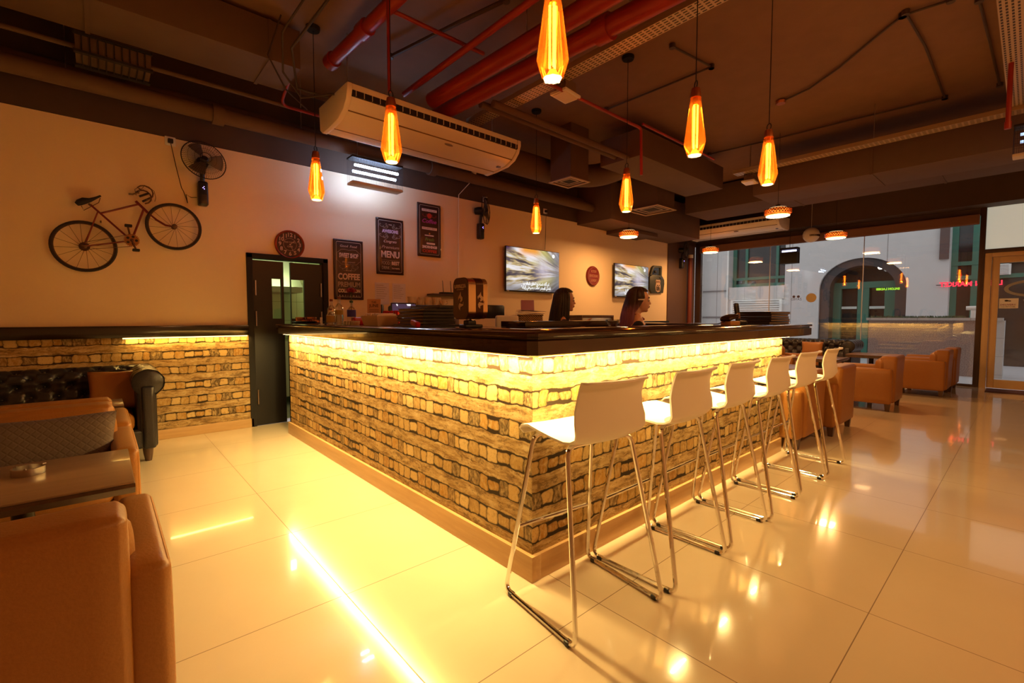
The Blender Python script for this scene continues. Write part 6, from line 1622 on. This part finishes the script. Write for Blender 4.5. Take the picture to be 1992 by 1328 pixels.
    def hairfn(i, j):
        o_ = R(66) + (back * min(1, max(0, (j - .5) / .28)))          # leaves the face (around +x) open
        a = o_ + i * (2 * PI - 2 * o_)
        z = j
        top = hc + V(-.012, 0, .025)
        if z < .5:
            ph = z / .5 * PI / 2
            rx, ry, rz_ = .112 * s, .092 * s, .108 * s
            wv = 1 + .018 * math.sin(i * 60)
            return top + Vector((rx * math.sin(ph) * math.cos(a) * wv, ry * math.sin(ph) * math.sin(a) * wv, rz_ * math.cos(ph)))
        q = (z - .5) / .5; L_ = long_hair * s
        wv = 1 + .03 * math.sin(i * 26 + q * 3) * q + .008 * math.sin(i * 90 + q * 6)
        fl = 1 + .32 * math.sin(q * PI * .6) - .06 * q
        return top + Vector((.112 * s * math.cos(a) * wv * fl - .02 * q * s, .092 * s * math.sin(a) * wv * (fl * .98), -L_ * q))
    b.grid(hairfn, 90, 40)
    # front fringe cap over the crown
    def cap(i, j):
        a = -R(66) + i * R(132); ph = j * R(54)
        top = hc + V(-.012, 0, .026)
        return top + Vector((.113 * s * math.sin(ph) * math.cos(a), .093 * s * math.sin(ph) * math.sin(a), .108 * s * math.cos(ph)))
    b.grid(cap, 24, 12)
    for k in range(220):
        o_ = R(70) + back; a = o_ + random.random() * (2 * PI - 2 * o_); r1 = 1.0 + random.uniform(-.02, .04)
        pts = []
        ph0 = random.uniform(.25, .9)
        for ph in (ph0, ph0 + (PI / 2 - ph0) * .35, ph0 + (PI / 2 - ph0) * .7):
            pts.append(hc + V(-.012, 0, .026) + Vector((.113 * s * math.sin(ph) * math.cos(a), .093 * s * math.sin(ph) * math.sin(a), .109 * s * math.cos(ph))))
        zz_ = random.uniform(.94, 1.05)
        for q in (0, .2, .4, .6, .8, 1.0):
            fl = (1 + .32 * math.sin(q * PI * .6) - .06 * q) * (1 + (r1 - 1) * q)
            pts.append(hc + V(-.012, 0, .025) + Vector((.114 * s * math.cos(a) * fl - .02 * q * s, .094 * s * math.sin(a) * fl, -long_hair * s * q * zz_)))
        b.tube(pts, [.0008, .0015, .002, .0025, .003, .0035, .003, .0025, .001], 5)
    me = b.mesh('hair', [hair2 or hair], ang=80)
    g_ = bpy.data.objects.new('hair', me); COL.objects.link(g_); g_.parent = t
    sl = g_.modifiers.new('s', 'SOLIDIFY'); sl.thickness = .008; sl.offset = -1
    # shirt
    b = MB()
    for z, rx, ry in ((.90, .118, .165), (1.0, .10, .137), (1.10, .106, .14), (1.18, .117, .156), (1.24, .10, .15), (1.275, .075, .115)): b.sph(V(0, 0, z), (rx * s, ry * s, .08 * s), 18, 10)
    b.sph(V(.055, .055, 1.17), .062 * s); b.sph(V(.055, -.055, 1.17), .062 * s)
    for sd in (-1, 1): limb(b, [V(0, sd * .155, 1.25), V(.0, sd * .19, 1.12)], [.054 * s, .05 * s])
    me = remesh(b, .009 * s, 4); me.materials.append(shirt)
    so = bpy.data.objects.new('shirt', me); COL.objects.link(so); so.parent = t
    b = MB(); tb = [V(-.01, 0, 1.30), ]
    b.tube([Vector((.062 * s * math.cos(a) + .012, .072 * s * math.sin(a), (1.345 - .03 * math.cos(a)) * s)) for a in [2 * PI * i / 24 for i in range(24)]], .009, 8, closed=True)
    b.build('collar', mat('red_collar', (.35, .02, .02), .6) if hair2 else shirt, t)
    # trousers and shoes
    b = MB()
    for y in (-.085, .085): limb(b, [V(0, y, .88), V(.01, y * 1.05, .48), V(-.02, y * 1.05, .08)], [.10 * s, .068 * s, .052 * s])
    b.sph(V(0, 0, .90), (.12 * s, .17 * s, .10 * s), 18, 10)
    me = remesh(b, .011 * s, 3); me.materials.append(mat('dark_trousers', (.02, .018, .02), .8)); o = bpy.data.objects.new('trousers', me); COL.objects.link(o); o.parent = t
    for y in (-.0893, .0893):
        b = MB(); b.rbox(-.07 * s, .19 * s, (y - .046) * s, (y + .046) * s, 0, .075 * s, r=.03, n=3); b.build('shoe', BLACKP, t)
    return t, hc
HB = mat('black_hair', (.012, .007, .005), .45, var=.3); g = NG('purple_ended_hair'); x, y, z = g.xyz(); HP = g.done(g.mix(g.ss(g.math('ADD', z, g.math('MULTIPLY', g.noise(g.vec(g.math('MULTIPLY', x, 6), g.math('MULTIPLY', y, 6), z), 12, 3), .10)), 1.44, 1.32), (.030, .013, .008), (.30, .12, .20)), .5); HD = mat('dark_brown_hair', (.030, .013, .008), .45, var=.3)
SHB = mat('black_shirt', (.014, .012, .013), .8)
def place(px, D):
    u = (px - 996) / CAM_F; return (D * (math.cos(CAM_A) + u * math.sin(CAM_A)), D * (math.sin(CAM_A) - u * math.cos(CAM_A)), 0)
woman('woman with long straight black hair in black, seen in profile behind the bar', place(1093, 4.5), R(-38), 1.515, HB, None, .40, SHB, (.72, .40, .27), pose=1)
t2, hc2 = woman('woman with purple-ended dark hair and a white hair clip, in profile behind the bar', place(1236, 4.1), R(-47), 1.50, HD, HP, .26, SHB, (.78, .46, .33))
b = MB(); q = hc2 + Vector((-.005, -.112, .005)); b.rbox(q.x - .028, q.x + .028, q.y - .006, q.y + .004, q.z - .006, q.z + .006, r=.004, n=1, M=None); b.build('hair_clip', WHITEP, t2)
